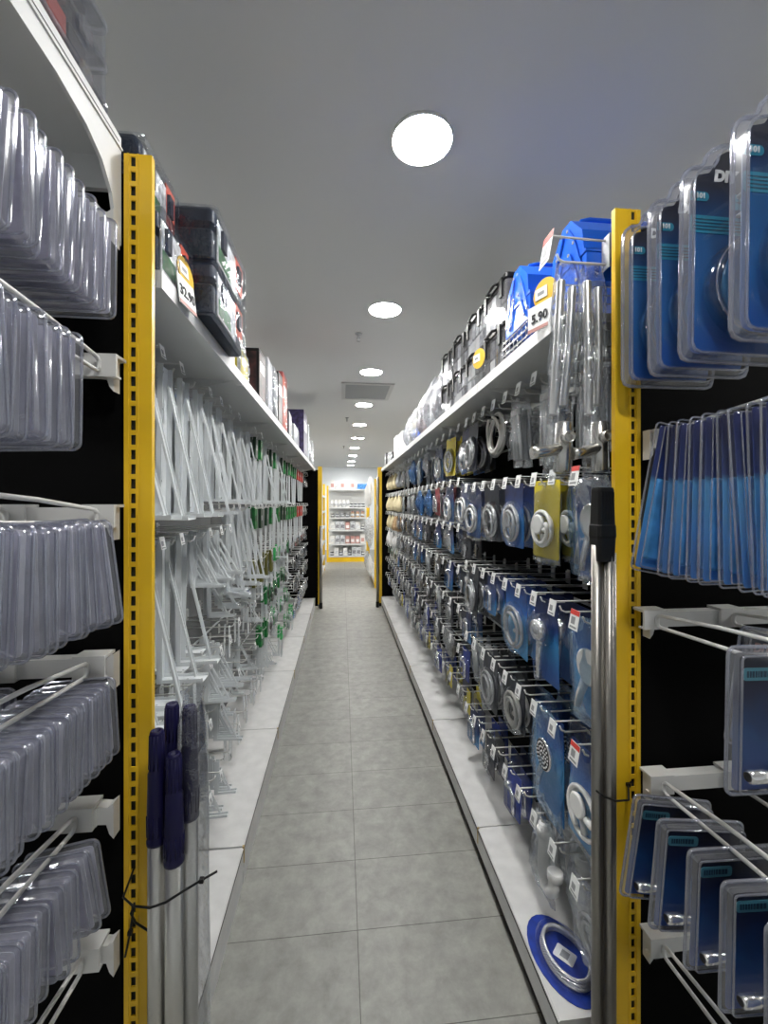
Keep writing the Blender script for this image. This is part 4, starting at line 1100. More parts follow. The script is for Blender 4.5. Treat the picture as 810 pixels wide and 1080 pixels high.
RNG.seed(5)
near_rows = [('top row', 1.955), ('second row', 1.615), ('third row', 1.215), ('fourth row', 0.845), ('bottom row', 0.47)]
YN = [1.10, 1.225, 1.35, 1.475, 1.60, 1.73, 1.86, 1.99, 2.12]
near = [
    ['rods', 'rods', 'rods', 'rods', 'rods', 'film_clear', 'loose', 'loose', 'coil_dark'],
    ['bag_clear', 'bag_blue', 'white_yellow', 'bag_clear', 'coil_navy', 'coil_navy', 'coil_dark', 'coil_dark', 'coil_bag'],
    ['bag_blue', 'dome', 'dome', 'dome', 'coil_sky', 'coil_sky', 'fit_navy', 'coil_dark', 'coil_dark'],
    ['white_sky', 'bag_clear', 'bag_pale', 'bag_pale', 'coil_grey', 'coil_grey', 'coil_dark', 'rods2', 'rods2'],
    ['film_clear', 'trap', 'trap', 'loose2', 'fit_blue', 'fit_navy', 'fit_dark', 'fit_blue', 'fit_navy'],
]
counts = {'rods': 2, 'coil_sky': 3, 'trap': 2, 'dome': 2, 'coil_navy': 2, 'coil_dark': 3, 'rods2': 3, 'loose': 1, 'coil_grey': 2}
for (row, z), keys in zip(near_rows, near):
    for n, (y, key) in enumerate(zip(YN, keys)):
        r_hook(y, z, row, n + 1, red=(n == 0 and row in ('second row', 'third row', 'fourth row')))
        c = counts.get(key, 2)
        for k in range(c):
            r_item(key, y + ru(-0.012, 0.012), z, row, n + 1, k if c > 1 else -1, {'dome': 0.07, 'trap': 0.09, 'coil_sky': 0.042, 'bag_blue': 0.10, 'bag_pale': 0.10, 'bag_clear': 0.10, 'white_yellow': 0.09, 'white_sky': 0.09, 'film_clear': 0.085}.get(key, 0.040) * k + 0.065 * (n % 2))
far_rows = [('top row', 1.955), ('second row', 1.655), ('third row', 1.40), ('fourth row', 1.17), ('fifth row', 0.95), ('sixth row', 0.73), ('bottom row', 0.50)]
pool = {
    0: ['coil_dark', 'coil_yellow', 'coil_bag', 'film_clear', 'rods', 'coil_navy'],
    1: ['rods', 'coil_dark', 'maroon', 'coil_bag', 'film_clear', 'coil_navy'],
    2: ['fit_dark', 'fit_ring', 'rods2', 'film_grey', 'fit_navy'],
    3: ['fit_dark', 'rods2', 'fit_ring', 'film_grey', 'fit_navy', 'coil_grey'],
    4: ['fit_dark', 'fit_navy', 'rods2', 'film_grey', 'fit_ring'],
    5: ['fit_blue', 'fit_navy', 'film_grey', 'fit_dark', 'fit_ring'],
    6: ['fit_pale', 'fit_dark', 'fit_yellow', 'fit_blue', 'film_grey', 'fit_dark'],
}
NF = 23
for ri, (row, z) in enumerate(far_rows):
    for j in range(NF):
        y = 2.27 + j * 0.175
        n = j + 10
        if ri == 0:
            key = 'coil_yellow' if j in (1, 2) else 'film_blue' if 9 <= j <= 11 else 'greycloth' if j in (15, 16) else 'cream' if j > 16 else RNG.choice(pool[0] if j < 6 else ['film_grey', 'rods', 'film_clear'])
        elif ri == 1:
            key = 'maroon' if j in (3, 4) else 'film_blue' if 6 <= j <= 8 else 'cream' if j > 15 else 'rods' if j > 9 else RNG.choice(['rods', 'coil_dark', 'coil_bag'])
        elif ri == 2: key = 'tancloth' if j in (17, 18, 19) else 'cream' if j > 19 else RNG.choice(pool[2])
        elif ri == 3: key = 'white_cloth' if j > 17 else RNG.choice(pool[3])
        else: key = RNG.choice(pool[ri])
        if j > 17 and ri == 4: key = 'white_cloth' if j % 2 else 'fit_green'
        r_hook(y, z, row, n)
        r_item(key, y, z, row, n, -1, ru(0, 0.02) + 0.04 * (j % 2))
        if j < 14 and key not in ('film_blue', 'cream', 'tancloth', 'white_cloth', 'greycloth', 'film_clear', 'film_grey'):
            r_item(key, y + 0.03, z, row, n, 1, 0.085)

# two drain pipe bags on a hook fixed to the yellow post, in front of the shelf edge
LD = long_drain_spec()
hk = hook_spec('display_hook', 0.14, r=0.0034, gap=0.062, red=True, tagw=0.052, tagh=0.085)
place(hk, (0.70, 1.045, 2.185), (0, 0, -PI / 2), 'white hook with tall red-topped price tag holding the long drain pipe bags')
place(LD, (0.590, 1.045, 2.165), (0.0, 0.05, -0.15), 'long clear bag of ribbed drain pipe with tee, on the aisle end of its hook', 'long drain pipe bags')
place(LD, (0.660, 1.047, 2.168), (0.0, -0.02, -0.05), 'long clear bag of ribbed drain pipe with tee, touching the yellow post', 'long drain pipe bags')

# oval pack lying on the deck
def oval_pack():
    cd = MB().loft([[(x, y, z) for x, y in ellipse(0, 0, 0.085, 0.135, 28)] for z in (0, 0.002)], True, True, 0, False).mesh('card', 'blue_dark')
    hs = MB()
    for k in range(3):
        hs.tube([(x * 1.0, y, 0.010 + 0.008 * k) for x, y in ellipse(0.008, -0.01, 0.060 - 0.002 * k, 0.088 - 0.003 * k, 30)], 0.0065, 7, 0, closed=True)
    st = MB().plate(rrect(-0.022, 0.022, -0.03, 0.03, 0.004, 2), 0.0, 0.001)
    st.box(-0.012, 0.012, 0.001, 0.0014, -0.012, 0.012, 1)
    st.xf(Matrix.Translation((0.012, 0.0, 0.0045)) @ Matrix.Rotation(0.6, 4, 'Z') @ Matrix.Rotation(PI / 2, 4, 'X'))
    cv = MB().loft([[(x, y, z) for x, y in ellipse(0.004, -0.008, a, b, 28)] for a, b, z in ((0.076, 0.106, 0.003), (0.074, 0.104, 0.026), (0.066, 0.095, 0.034))], False, True, 0, True).mesh('cover', 'clear')
    return ('oval_hose_pack', 'shower hose', [('card', cd), ('hose', hs.mesh('hose', 'hose')), ('sticker', st.mesh('sticker', ['tag', 'print'])), ('cover', cv)])
place(oval_pack(), (0.672, 1.225, DECK + 0.001), (0, 0, 0.12), 'oval royal blue pack with chrome hose coil lying on the white deck')

# ------------------------------------------------------------------ fill the bracket side
XPANEL_L = XLF - 0.40 + 0.001
def l_hook(y, z, row, n, tag=True):
    return place(HK_L if tag else HK_L2, (XPANEL_L, y, z), (0, 0, PI / 2), 'white wire hook, %s past the bracket-side post, %s' % (nth(n), row), 'white hooks of the bracket side')
LDESC = {'big': 'large pale steel shelf bracket', 'mid': 'medium pale steel shelf bracket', 'slim': 'slim pale steel shelf bracket', 'sm': 'small pale steel bracket', 'tiny': 'tiny pale steel bracket', 'strip': 'drilled pale mending plate',
         'rg': 'white rail, green card top', 'rdg': 'white rail, dark green card top', 'rr': 'white rail, red card top', 'rg2': 'short rail, green card top', 'rlg': 'short rail, bright green card', 'rol': 'short rail, olive card'}
LDESC.update(lbig='large L-shaped pale steel bracket', lmid='medium L-shaped pale steel bracket')
LS = {'lbig': BR_LBIG, 'lmid': BR_LMID, 'big': BR_BIG, 'mid': BR_MID, 'slim': BR_SLIM, 'sm': BR_SM, 'tiny': BR_TINY, 'strip': STRIP, 'rg': RAIL_G, 'rdg': RAIL_DG, 'rr': RAIL_R, 'rg2': RAIL_G2, 'rlg': RAIL_LG, 'rol': RAIL_OL}
def l_item(key, y, z, row, n, k, out, yaw=0.0, roll=0.0):
    sp = LS.get(key) or S[key]; d = LDESC.get(key) or DESC[key]
    tail = '' if k < 0 else ', %s from tip' % nth(k + 1)
    place(sp, (XPANEL_L + out, y, z - 0.006), (ru(-0.03, 0.03), roll + ru(-0.04, 0.04), PI / 2 + yaw + ru(-0.08, 0.08)),
          '%s, %s hook past bracket-side post, %s%s' % (d, nth(n), row, tail), 'hanging goods of the bracket side')
YLN = [1.06, 1.20, 1.34, 1.48, 1.62, 1.76, 1.90]
lrows = [('top row', 1.945, ['big', 'big', 'big', 'big', 'big', 'slim', 'slim']), ('second row', 1.42, ['mid', 'big', 'mid', 'mid', 'sm', 'sm', 'sm']),
         ('third row', 0.93, ['big', 'mid', 'strip', 'strip', 'strip', 'sm', 'sm']), ('fourth row', 0.70, [None, 'sm', 'sm', 'strip', 'strip', 'strip', 'sm']), ('bottom row', 0.42, ['sm', 'tiny', 'tiny', 'strip', 'strip', 'tiny', 'tiny'])]
for row, z, keys in lrows:
    for n, (y, key) in enumerate(zip(YLN, keys)):
        if key is None: continue
        l_hook(y, z, row, n + 1, tag=(n % 4 != 3))
        for k in range(2 if key in ('big', 'mid', 'slim') else 3 if key == 'strip' else 4):
            step = {'big': 0.045, 'mid': 0.045, 'slim': 0.04}.get(key, 0.03)
            base = {'big': 0.265, 'mid': 0.26, 'slim': 0.26}.get(key, 0.25)
            kk = {'big': 'lbig', 'mid': 'lmid'}.get(key, key) if k == 1 else key
            l_item(kk, y + ru(-0.006, 0.006) + (0.066 * (k - 0.5) if key in ('big', 'mid') else 0.03 * (k - 1) if key in ('slim', 'sm', 'tiny') else 0), z, row, n + 1, k, base - step * k, roll=ru(-0.03, 0.03))
# an extra pair of rows of small plates in the middle of the second bay
lfar = [('top row', 1.945), ('second row', 1.515), ('third row', 1.19), ('fourth row', 0.96), ('fifth row', 0.72), ('bottom row', 0.46)]
for ri, (row, z) in enumerate(lfar):
    for j in range(23):
        y = 2.06 + j * 0.187; n = j + 8
        two = j < 14
        if ri == 0: key = 'slim' if j < 3 else ('rdg' if j in (3, 6, 9, 11) else 'slim' if j in (5, 8) else 'rg') if j < 16 else 'rr' if j < 20 else 'fit_dark'
        elif ri == 1: key = 'slim' if j < 3 else ('rdg' if j in (4, 5, 9, 10) else 'slim' if j == 7 else 'rg') if j < 16 else 'rr' if j < 20 else 'fit_pale'
        elif ri == 2: key = 'sm' if j < 3 else 'rol' if j < 7 else 'rlg' if j < 9 else RNG.choice(['fit_dark', 'fit_pale', 'rg2']) if j < 15 else RNG.choice(['fit_dark', 'fit_pale', 'fit_red'])
        elif ri == 3: key = 'strip' if j < 4 else RNG.choice(['fit_green', 'rg2', 'sm', 'fit_pale']) if j < 14 else RNG.choice(['fit_dark', 'fit_pale', 'fit_dark'])
        elif ri == 4: key = 'sm' if j < 4 else RNG.choice(['fit_lgreen', 'rg2', 'sm', 'tiny', 'fit_pale']) if j < 14 else RNG.choice(['fit_dark', 'fit_pale', 'film_grey'])
        else: key = 'strip' if j < 5 else RNG.choice(['fit_lgreen', 'sm', 'tiny', 'rlg']) if j < 14 else RNG.choice(['fit_navy', 'fit_pale', 'film_grey'])
        two = two and not (ri < 2 and 3 <= j and RNG.random() < 0.35)
        l_hook(y, z, row, n, tag=(j % 3 != 1))
        l_item(key, y + ru(-0.02, 0.02), z + ru(-0.012, 0.004), row, n, 0 if two else -1, 0.255 if key == 'slim' else 0.262 - 0.10 * (key in ('sm', 'tiny')))
        if two: l_item(key, y + ru(0.02, 0.04), z, row, n, 1, (0.225 if key == 'slim' else 0.235) - 0.10 * (key in ('sm', 'tiny')))
# ================================================================== goods standing on the two top shelves
def drill_box_spec():
    W, D, H = 0.345, 0.25, 0.148
    body = MB().rbox(-W / 2, W / 2, -D, 0, 0, H * 0.60, 0.014, 0.008, n=4).mesh('body', 'navy')
    lid = MB().rbox(-W / 2 - 0.002, W / 2 + 0.002, -D - 0.002, 0.002, H * 0.62, H, 0.016, 0.012, n=4).mesh('lid', 'navy')
    la = MB().box(-0.02, 0.02, -D - 0.012, -D - 0.002, H * 0.45, H * 0.80).mesh('latch', 'navy')
    sl = MB().box(-0.14, 0.06, -D - 0.004, -D - 0.0005, 0.012, H * 0.88, 0).box(-0.13, 0.00, -D - 0.0046, -D - 0.004, 0.02, H * 0.44, 1)
    sl.box(0.06, 0.15, -D - 0.004, -D - 0.0005, H * 0.30, H * 0.97, 2).box(0.075, 0.13, -D - 0.0046, -D - 0.004, H * 0.5, H * 0.62, 3)
    sl = sl.mesh('label', ['paleprint', 'green', 'orange', 'tag'])
    def ring(i, z): return [(x, y, z) for x, y in rrect(-W / 2 - 0.004 + i, W / 2 + 0.004 - i, -D - 0.015 + i, 0.004 - i, 0.016, 4)]
    wr = MB().loft([ring(0.004, -0.0), ring(0, 0.01), ring(0.003, H * 0.6), ring(0, H * 0.7), ring(0.002, H), ring(0.02, H + 0.004)], True, True, 0, True).mesh('wrap', 'wrap')
    return ('tool_case', 'tool case', [('body', body), ('lid', lid), ('latch', la, None, (-0.09, 0, 0)), ('latch', la, None, (0.09, 0, 0)), ('label', sl), ('wrap', wr)])
DB = drill_box_spec()
place(DB, (-0.665, 1.08, SH1 + 0.001), (0, 0, PI / 2), 'navy tool case lowest in the stack beside the yellow post top', 'navy tool cases', (0.58, 1, 1))
place(DB, (-0.70, 1.075, SH1 + 0.152), (0, 0, PI / 2), 'navy tool case on top of the stack beside the yellow post top', 'navy tool cases', (0.60, 1, 1))
place(DB, (-0.605, 1.362, SH1 + 0.001), (0, 0, PI / 2), 'navy tool case under another, jutting past the shelf edge', 'navy tool cases')
place(DB, (-0.605, 1.362, SH1 + 0.153), (0, 0, PI / 2), 'navy tool case upper one of the pair jutting past the shelf', 'navy tool cases')

def price_card(txt, name):
    cd = MB().box(-0.045, 0.045, 0, 0.002, 0, 0.075).mesh('card', 'tag')
    t = text_mesh(txt, 0.036, 'ink', bold=0.0006)
    strip = MB().box(-0.045, 0.045, -0.001, 0, 0.0, 0.010, 1).mesh('strip', ['pinkprint', 'pinkprint'])
    dc = MB().lathe([(0.042, 0.003), (0.042, 0.006)], 26, 0, 'Y', (0.016, 0, 0.10)).mesh('disc', 'price_yellow')
    lb = MB().box(-0.018, 0.026, 0.0012, 0.003, 0.088, 0.120, 0).box(-0.008, 0.016, 0.0008, 0.0012, 0.098, 0.108, 1).mesh('patch', ['tag', 'print'])
    return ('price_card', 'price card', [('card', cd, [('lettering', t, (0.0, -0.0012, 0.036)), ('strip', strip)]), ('disc', dc, [('patch', lb)])])
place(price_card('32.90', 'a'), (-0.386, 1.10, SH1 - 0.03), (-0.12, 0, PI / 2 - 0.1), 'price card reading 32.90 with yellow disc before the navy cases')
place(price_card('5.90', 'b'), (0.572, 1.165, SH1 - 0.012), (0, 0, -PI / 2 + 0.35), 'price card reading 5.90 with yellow disc before the blue toolboxes')
place(price_card('', 'c') if False else ('price_card', 'price card', price_card('9', 'c')[2][1:]), (0.572, 1.75, SH1 + 0.0), (0, 0, -PI / 2 + 0.3), 'yellow price disc before the clear tool organisers')

# --- bracket side, further along: assorted cartons, front faces at the shelf edge
def carton_spec(w, d, h, front, side, name='carton', wrap=None, rounded=False):
    b = MB().box(-w / 2, w / 2, -d, 0, 0, h).mesh('box', side)
    p = MB().box(-w * 0.46, w * 0.46, -d - 0.0012, -d, h * 0.06, h * 0.94, 0).box(-w * 0.36, w * 0.30, -d - 0.0018, -d - 0.0012, h * 0.58, h * 0.78, 1).mesh('print', [front, 'tag'])
    # the same print wraps on to the end that faces the camera
    e = MB().box(-w / 2 - 0.0012, -w / 2, -d * 0.94, -d * 0.06, h * 0.06, h * 0.94, 0).box(-w / 2 - 0.0018, -w / 2 - 0.0012, -d * 0.8, -d * 0.3, h * 0.48, h * 0.60, 1).mesh('end_print', [front, 'paleprint'])
    parts = [('box', b), ('print', p), ('end_print', e)]
    if wrap:
        def ring(i, z): return [(x + 0.004 * noise.noise(Vector((x * 30, y * 30, z * 30))), y + 0.004 * noise.noise(Vector((x * 31, y * 30, z * 33 + 4))), z) for x, y in rrect(-w / 2 - 0.005 + i, w / 2 + 0.005 - i, -d - 0.006 + i, 0.005 - i, 0.012, 3)]
        parts.append(('wrap', MB().loft([ring(0.002, 0), ring(0, h * 0.2), ring(0.001, h * 0.5), ring(0, h * 0.8), ring(0.002, h), ring(0.03, h + 0.012)], True, True, 0, True).mesh('wrap', wrap)))
    return (name, 'carton', parts)
lc = [
    (1.62, 0.09, 0.20, 0.10, 'paleprint', 'dgreen', 'flat dark green carton next to the stacked navy cases', None),
    (1.82, 0.16, 0.20, 0.12, 'yellowcard', 'paleprint', 'pale carton with yellow print beyond the navy cases', 'wrap'),
    (2.23, 0.16, 0.22, 0.26, 'blackred', 'black', 'black carton with dark red print beyond the navy cases', None),
    (2.46, 0.15, 0.22, 0.30, 'paleprint', 'white_pl', 'white carton in clear wrap behind the black and red one', 'wrap'),
    (2.66, 0.15, 0.22, 0.31, 'greyprint', 'paleprint', 'silver-printed carton in crumpled clear wrap', 'greywrap'),
    (2.88, 0.15, 0.22, 0.35, 'blackred', 'black', 'tall black carton just before the bright red one', None),
    (3.10, 0.20, 0.22, 0.41, 'orange', 'red', 'bright red carton on the bracket side shelf', 'wrap'),
    (3.40, 0.26, 0.22, 0.20, 'greyprint', 'darkcard', 'low charcoal carton just beyond the bright red one', None),
    (3.85, 0.40, 0.22, 0.17, 'paleprint', 'white_pl', 'low white carton between the red and the big purple one', 'wrap'),
    (4.80, 0.42, 0.30, 0.50, 'purple', 'purple', 'big purple-printed carton on the bracket side shelf', None),
    (5.22, 0.28, 0.22, 0.44, 'paleprint', 'white_pl', 'white carton in clear wrap beyond the big purple one', 'wrap'),
    (5.58, 0.26, 0.22, 0.30, 'greyprint', 'paleprint', 'grey-printed carton, second beyond the big purple one', 'greywrap'),
    (5.92, 0.28, 0.22, 0.34, 'paleprint', 'white_pl', 'pale wrapped carton, last before the far yellow post', 'greywrap'),
]
for y, w, d, h, f, s, lab, wr in lc:
    place(carton_spec(w, d, h, f, s, wrap=wr), (-0.415 - d, y, SH1 + 0.001), (0, 0, PI / 2 + ru(-0.04, 0.04)), lab)

# --- shower side: blue steel toolboxes on a wire tray
def blue_toolbox_spec():
    L, Wd, H = 0.34, 0.20, 0.19
    # gable profile faces -Y (the aisle); box runs back along +Y
    o = [(-Wd / 2, 0), (Wd / 2, 0), (Wd / 2, 0.075), (Wd / 2 - 0.012, 0.08), (Wd / 2 - 0.02, 0.135), (0.022, H), (-0.022, H), (-Wd / 2 + 0.02, 0.135), (-Wd / 2 + 0.012, 0.08), (-Wd / 2, 0.075)]
    body = MB().loft([[(x, 0, z) for x, z in o], [(x, L, z) for x, z in o]], True, True, 0, False)
    body.box(-Wd / 2 - 0.003, Wd / 2 + 0.003, -0.003, L + 0.003, 0.070, 0.078)
    lk = MB()
    for s in (-1, 1):
        for (x0, z0, x1, z1) in ((0.085, 0.03, 0.045, 0.12), (0.06, 0.02, 0.02, 0.10), (0.045, 0.12, 0.015, 0.165)):
            a, b = Vector((s * x0, -0.006, z0)), Vector((s * x1, -0.006, z1)); t = (b - a).normalized(); n = Vector((-t.z, 0, t.x)) * 0.007
            lk.loft([[tuple(a + n), tuple(a - n), tuple(b - n), tuple(b + n)], [tuple(p + Vector((0, 0.003, 0))) for p in (a + n, a - n, b - n, b + n)]], True, True, 0, False)
            for e in (a, b): lk.lathe([(0.0045, -0.004), (0.0045, 0.001)], 8, 1, 'Y', (e.x, -0.004, e.z))
    hd = MB().tube([(-0.0, 0.04, H - 0.005), (0, 0.045, H + 0.014), (0, 0.07, H + 0.02), (0, L - 0.07, H + 0.02), (0, L - 0.045, H + 0.014), (0, L - 0.04, H - 0.005)], 0.006, 8).mesh('handle', 'blue_metal')
    return ('toolbox', 'toolbox', [('body', body.mesh('body', 'blue_metal')), ('link_arms', lk.mesh('link_arms', ['blue_metal', 'chrome'])), ('handle', hd)])
TB = blue_toolbox_spec()
place(TB, (0.60, 1.385, SH1 + 0.082), (0, 0, -PI / 2), 'blue steel toolbox farther from the yellow post, on the wire tray', 'blue steel toolboxes', (1.0, 1.0, 1.08))
place(TB, (0.655, 1.165, SH1 + 0.082), (0, 0, -PI / 2), 'blue steel toolbox closest to the yellow post, behind the drain pipe bags', 'blue steel toolboxes', (1.0, 1.0, 1.12))
def wire_tray():
    m = MB(); x0, x1, y0, y1, h = -0.22, 0.22, -0.30, 0.0, 0.078
    for z in (0.004, h * 0.4, h * 0.7, h):
        m.tube([(x0, y0, z), (x1, y0, z), (x1, y1, z), (x0, y1, z)], 0.0028, 6, 0, closed=True)
    for k in range(14):
        x = x0 + (x1 - x0) * k / 13.0
        m.tube([(x, y0, h), (x, y0, 0.004), (x, y1, 0.004), (x, y1, h)], 0.0020, 5)
    for k in range(4):
        m.tube(arc((x0 + 0.05 + k * 0.11, h), 0.016, 0, PI, 8, 'XZ', y0), 0.0026, 6)
    return m.mesh('wire_tray', 'chrome')
single('wire_tray', 'tray', wire_tray(), (0.905, 1.31, SH1 + 0.002), (0, 0, -PI / 2), 'silver wire tray under the blue steel toolboxes')

def organiser_case_spec(seed):
    W, D, H = 0.24, 0.20, 0.165
    body = MB().rbox(-W / 2, W / 2, -D, 0, 0, H, 0.012, 0.004).mesh('body', 'orgclear')
    fr = MB(); rg = random.Random(seed)
    lid = MB().rbox(-W / 2 - 0.004, W / 2 + 0.004, -D - 0.004, 0.004, H, H + 0.022, 0.014, 0.004)
    lid.tube([(-0.045, -D - 0.004, H + 0.010), (-0.042, -D - 0.02, H + 0.006), (0.042, -D - 0.02, H + 0.006), (0.045, -D - 0.004, H + 0.010)], 0.006, 6)
    la = MB().box(-W * 0.05, W * 0.05, -D - 0.010, -D - 0.002, H * 0.62, H + 0.012).mesh('latch', 'black')
    bi = MB()
    for ix in range(4):
        for iz in range(2):
            bi.box(-W / 2 + 0.012 + ix * 0.056, -W / 2 + 0.060 + ix * 0.056, -D + 0.006, -0.01, 0.008 + iz * 0.078, 0.076 + iz * 0.078, rg.choice([0, 0, 1, 2]))
    return ('organiser_case', 'organiser case', [('body', body), ('lid', lid.mesh('lid', 'black')), ('latch', la, None, (-W * 0.35, 0, 0)), ('latch', la, None, (W * 0.35, 0, 0)), ('trays', bi.mesh('trays', ['white_pl', 'greyprint', 'black']))])
OC = [organiser_case_spec(k) for k in range(3)]
for k in range(4):
    y = 1.665 + k * 0.262
    for lv_ in range(2):
        place(OC[(k + lv_) % 3], (0.82 + 0.01 * lv_, y + 0.02 * lv_, SH1 + 0.001 + lv_ * 0.192), (0, 0, -PI / 2 + ru(-0.04, 0.04)),
              'clear tool organiser with black lid, %s layer, %s from the blue toolboxes' % (['lower', 'upper'][lv_], nth(k + 1)), 'clear tool organisers on the shower side shelf')
def crumple_spec(name, seed, w, d, h, mname, core):
    rings = []
    for j in range(13):
        v = j / 12; r = max(0.06, math.sin(PI * (0.07 + 0.88 * v)) ** 0.55)
        rings.append([(w / 2 * r * math.copysign(abs(math.cos(a)) ** 0.6, math.cos(a)) * (1 + 0.30 * noise.noise(Vector((math.cos(a) * 2.2, math.sin(a) * 2.2, v * 3 + seed)))),
                       -d / 2 + d / 2 * r * math.copysign(abs(math.sin(a)) ** 0.6, math.sin(a)) * (1 + 0.30 * noise.noise(Vector((math.cos(a) * 2.4 + 7, math.sin(a) * 2.4, v * 3 + seed)))),
                       v * h * (1 + 0.15 * noise.noise(Vector((math.cos(a) * 1.7, math.sin(a) * 1.7, seed + 2))))) for a in [2 * PI * k / 26 for k in range(26)]])
    b = MB().loft(rings, True, True, 0, False).mesh('film', mname)
    c = MB().rbox(-w * 0.30, w * 0.30, -d * 0.80, -d * 0.2, 0.004, h * 0.72, 0.02, 0.006).mesh('contents', core)
    return (name, 'bag', [('contents', c), ('film', b)])
cr = [(2.79, 0.30, 0.26, 0.40, 'greywrap', 'darkcard', 'crumpled clear bag next to the last tool organiser'),
      (3.09, 0.26, 0.24, 0.42, 'greywrap', 'paleprint', 'crumpled clear bag, second beyond the tool organisers'),
      (3.38, 0.26, 0.24, 0.40, 'greywrap', 'pinkprint', 'crumpled clear bag with pink showing, third beyond the organisers'),
      (3.62, 0.18, 0.22, 0.16, 'wrap', 'blue_metal', 'clear bag with a bright blue item, low on the shower side shelf'),
      (3.85, 0.22, 0.24, 0.36, 'greywrap', 'cream', 'crumpled bag with cream contents beyond the bright blue item'),
      (4.12, 0.24, 0.24, 0.34, 'greywrap', 'white_pl', 'crumpled pale bag just before the white cartons')]
for i, (y, w, d, h, mn, core, lab) in enumerate(cr):
    place(crumple_spec('goods_bag', i * 2.3 + 1, w, d, h, mn, core), (0.62 + d, y, SH1 + 0.001), (0, 0, -PI / 2), lab)
for i, (y, w, d, h, f, s, lab) in enumerate([(4.50, 0.34, 0.24, 0.24, 'paleprint', 'white_pl', 'white carton, first of the far cartons on the shower side shelf'),
                                             (4.86, 0.28, 0.24, 0.26, 'white_pl', 'white_pl', 'white carton behind the first far one on the shower side'),
                                             (5.24, 0.24, 0.24, 0.12, 'darkcard', 'black', 'low black carton on the shower side shelf, far part'),
                                             (5.60, 0.26, 0.24, 0.16, 'greyprint', 'paleprint', 'grey-printed carton on the shower side shelf, far part'),
                                             (6.00, 0.22, 0.24, 0.20, 'greyprint', 'black', 'dark carton last before the far yellow post, shower side')]):
    place(carton_spec(w, d, h, f, s), (0.62 + d, y, SH1 + 0.001), (0, 0, -PI / 2), lab)

# ================================================================== goods on the end wall unit
def jar_spec(r, h, bm, lm):
    b = MB().lathe([(r * 0.92, 0), (r, 0.006), (r, h * 0.78), (r * 0.75, h * 0.84)], 14).mesh('body', bm)
    l = MB().lathe([(r * 0.78, h * 0.84), (r * 0.80, h), (r * 0.7, h + 0.004)], 14).mesh('lid', lm)
    bd = MB().lathe([(r * 1.01, h * 0.2), (r * 1.01, h * 0.6)], 14).mesh('label', 'paleprint')
    return ('jar', 'jar', [('body', b), ('lid', l), ('label', bd)])
def wbox_spec(w, d, h, m1, m2):
    b = MB().rbox(-w / 2, w / 2, 0, d, 0, h, 0.006, 0.003).mesh('box', m1)
    p = MB().box(-w * 0.36, w * 0.36, -0.0015, -0.0003, h * 0.2, h * 0.6, 0).mesh('print', m2)
    return ('storage_box', 'box', [('box', b), ('print', p)])
JW = jar_spec(0.05, 0.20, 'white_pl', 'white_pl'); JD = jar_spec(0.05, 0.12, 'darkcard', 'white_pl'); JP = jar_spec(0.055, 0.16, 'tan', 'pinkprint')
BXW = wbox_spec(0.112, 0.22, 0.20, 'white_pl', 'paleprint'); BXT = wbox_spec(0.11, 0.22, 0.24, 'white_pl', 'pinkprint'); BXB = wbox_spec(0.26, 0.24, 0.14, 'bluecarton', 'bluecarton')
BXG = wbox_spec(0.122, 0.22, 0.22, 'paleprint', 'greyprint'); BXP = wbox_spec(0.11, 0.2, 0.19, 'pinkprint', 'white_pl')
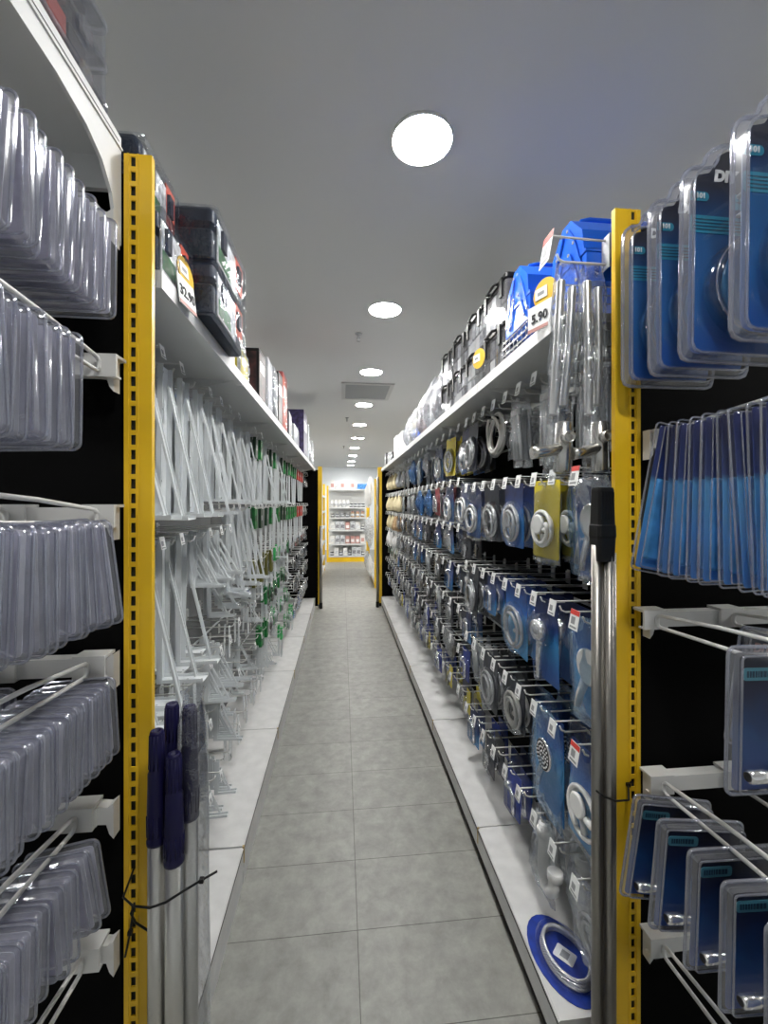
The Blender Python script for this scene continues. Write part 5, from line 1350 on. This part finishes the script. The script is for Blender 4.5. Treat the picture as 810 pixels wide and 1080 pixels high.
shelf_rows = [('above the top board', 1.935, [('w', BXT), ('w', BXW), ('t', BXT), ('w', BXW), ('t', BXT), ('g', None), ('b', BXB)]),
              ('on the second board', 1.455, [('j', JW)] * 5 + [('d', JD)] * 4),
              ('on the third board', 1.185, [('p', JD), ('d', JD), ('d', JD), ('d', JD), ('p', JP), ('p', JP), ('p', JP)]),
              ('on the fourth board', 0.855, [('w', BXW), ('g', BXG), ('w', BXG), ('p', BXP), ('w', BXG), ('w', BXW), ('d', JD)]),
              ('on the fifth board', 0.485, [('w', BXW), ('g', BXG), ('g', BXG), ('p', BXP), ('p', BXP), ('p', BXP), ('p', BXT)]),
              ('on the bottom board', 0.17, [('j', JD), ('w', BXW), ('j', JD), ('w', BXW), ('j', JD), ('w', BXG), ('w', BXG), ('d', JD)])]
names = {id(JW): 'white lidded jar', id(JD): 'dark jar with white lid', id(JP): 'tan jar with pink lid', id(BXW): 'white storage box', id(BXT): 'tall white box with pink print', id(BXB): 'blue printed carton', id(BXG): 'grey-printed pale box', id(BXP): 'pink box with white label'}
for where, z, items in shelf_rows:
    n = len(items)
    for k, (_, sp) in enumerate(items):
        if sp is None: continue
        jar = sp in (JW, JD, JP)
        place(sp, (-0.33 + (k + 0.5) * (0.94 / n), 11.16 + (0.06 if jar else 0), z), (0, 0, ru(-0.05, 0.05)),
              '%s %s, end unit, %s from bracket side' % (names[id(sp)], where, nth(k + 1)), 'goods on the end wall unit', 0.95 if jar else None)
# goods on the neighbouring units
for k, z in enumerate(sl[:-1]):
    for j in range(3):
        sp = [BXW, BXG, BXP, BXT][(k + j) % 4]
        place(sp, (-0.44, 7.85 + j * 0.45, z + 0.004), (0, 0, PI / 2), '%s on edge-on unit, %s board down, %s along' % (names[id(sp)], nth(k + 1), nth(j + 1)), 'goods on the edge-on unit')
for k, (y, z, w, h, mn, lab) in enumerate([(7.85, 2.05, 0.34, 0.55, 'white_pl', 'big white hanging bag highest on the unit beyond the shower shelving'), (8.4, 1.95, 0.30, 0.5, 'white_pl', 'white hanging bag behind the biggest one beyond the shower shelving'),
                                           (7.9, 1.30, 0.30, 0.60, 'paleprint', 'grey hanging bag below the white one beyond the shower shelving'), (8.5, 1.25, 0.30, 0.50, 'paleprint', 'grey hanging bag further along, beyond the shower shelving'),
                                           (7.9, 0.55, 0.28, 0.38, 'white_pl', 'low white bag near the floor beyond the shower shelving'), (8.6, 0.55, 0.28, 0.38, 'paleprint', 'low pale bag near the floor, further beyond the shower shelving')]):
    single('hanging_bag', 'bag', bag_mesh('hanging_bag', w, h, 0.12, mn, 60 + k), (0.52, y, z), (0, 0, -PI / 2), lab)
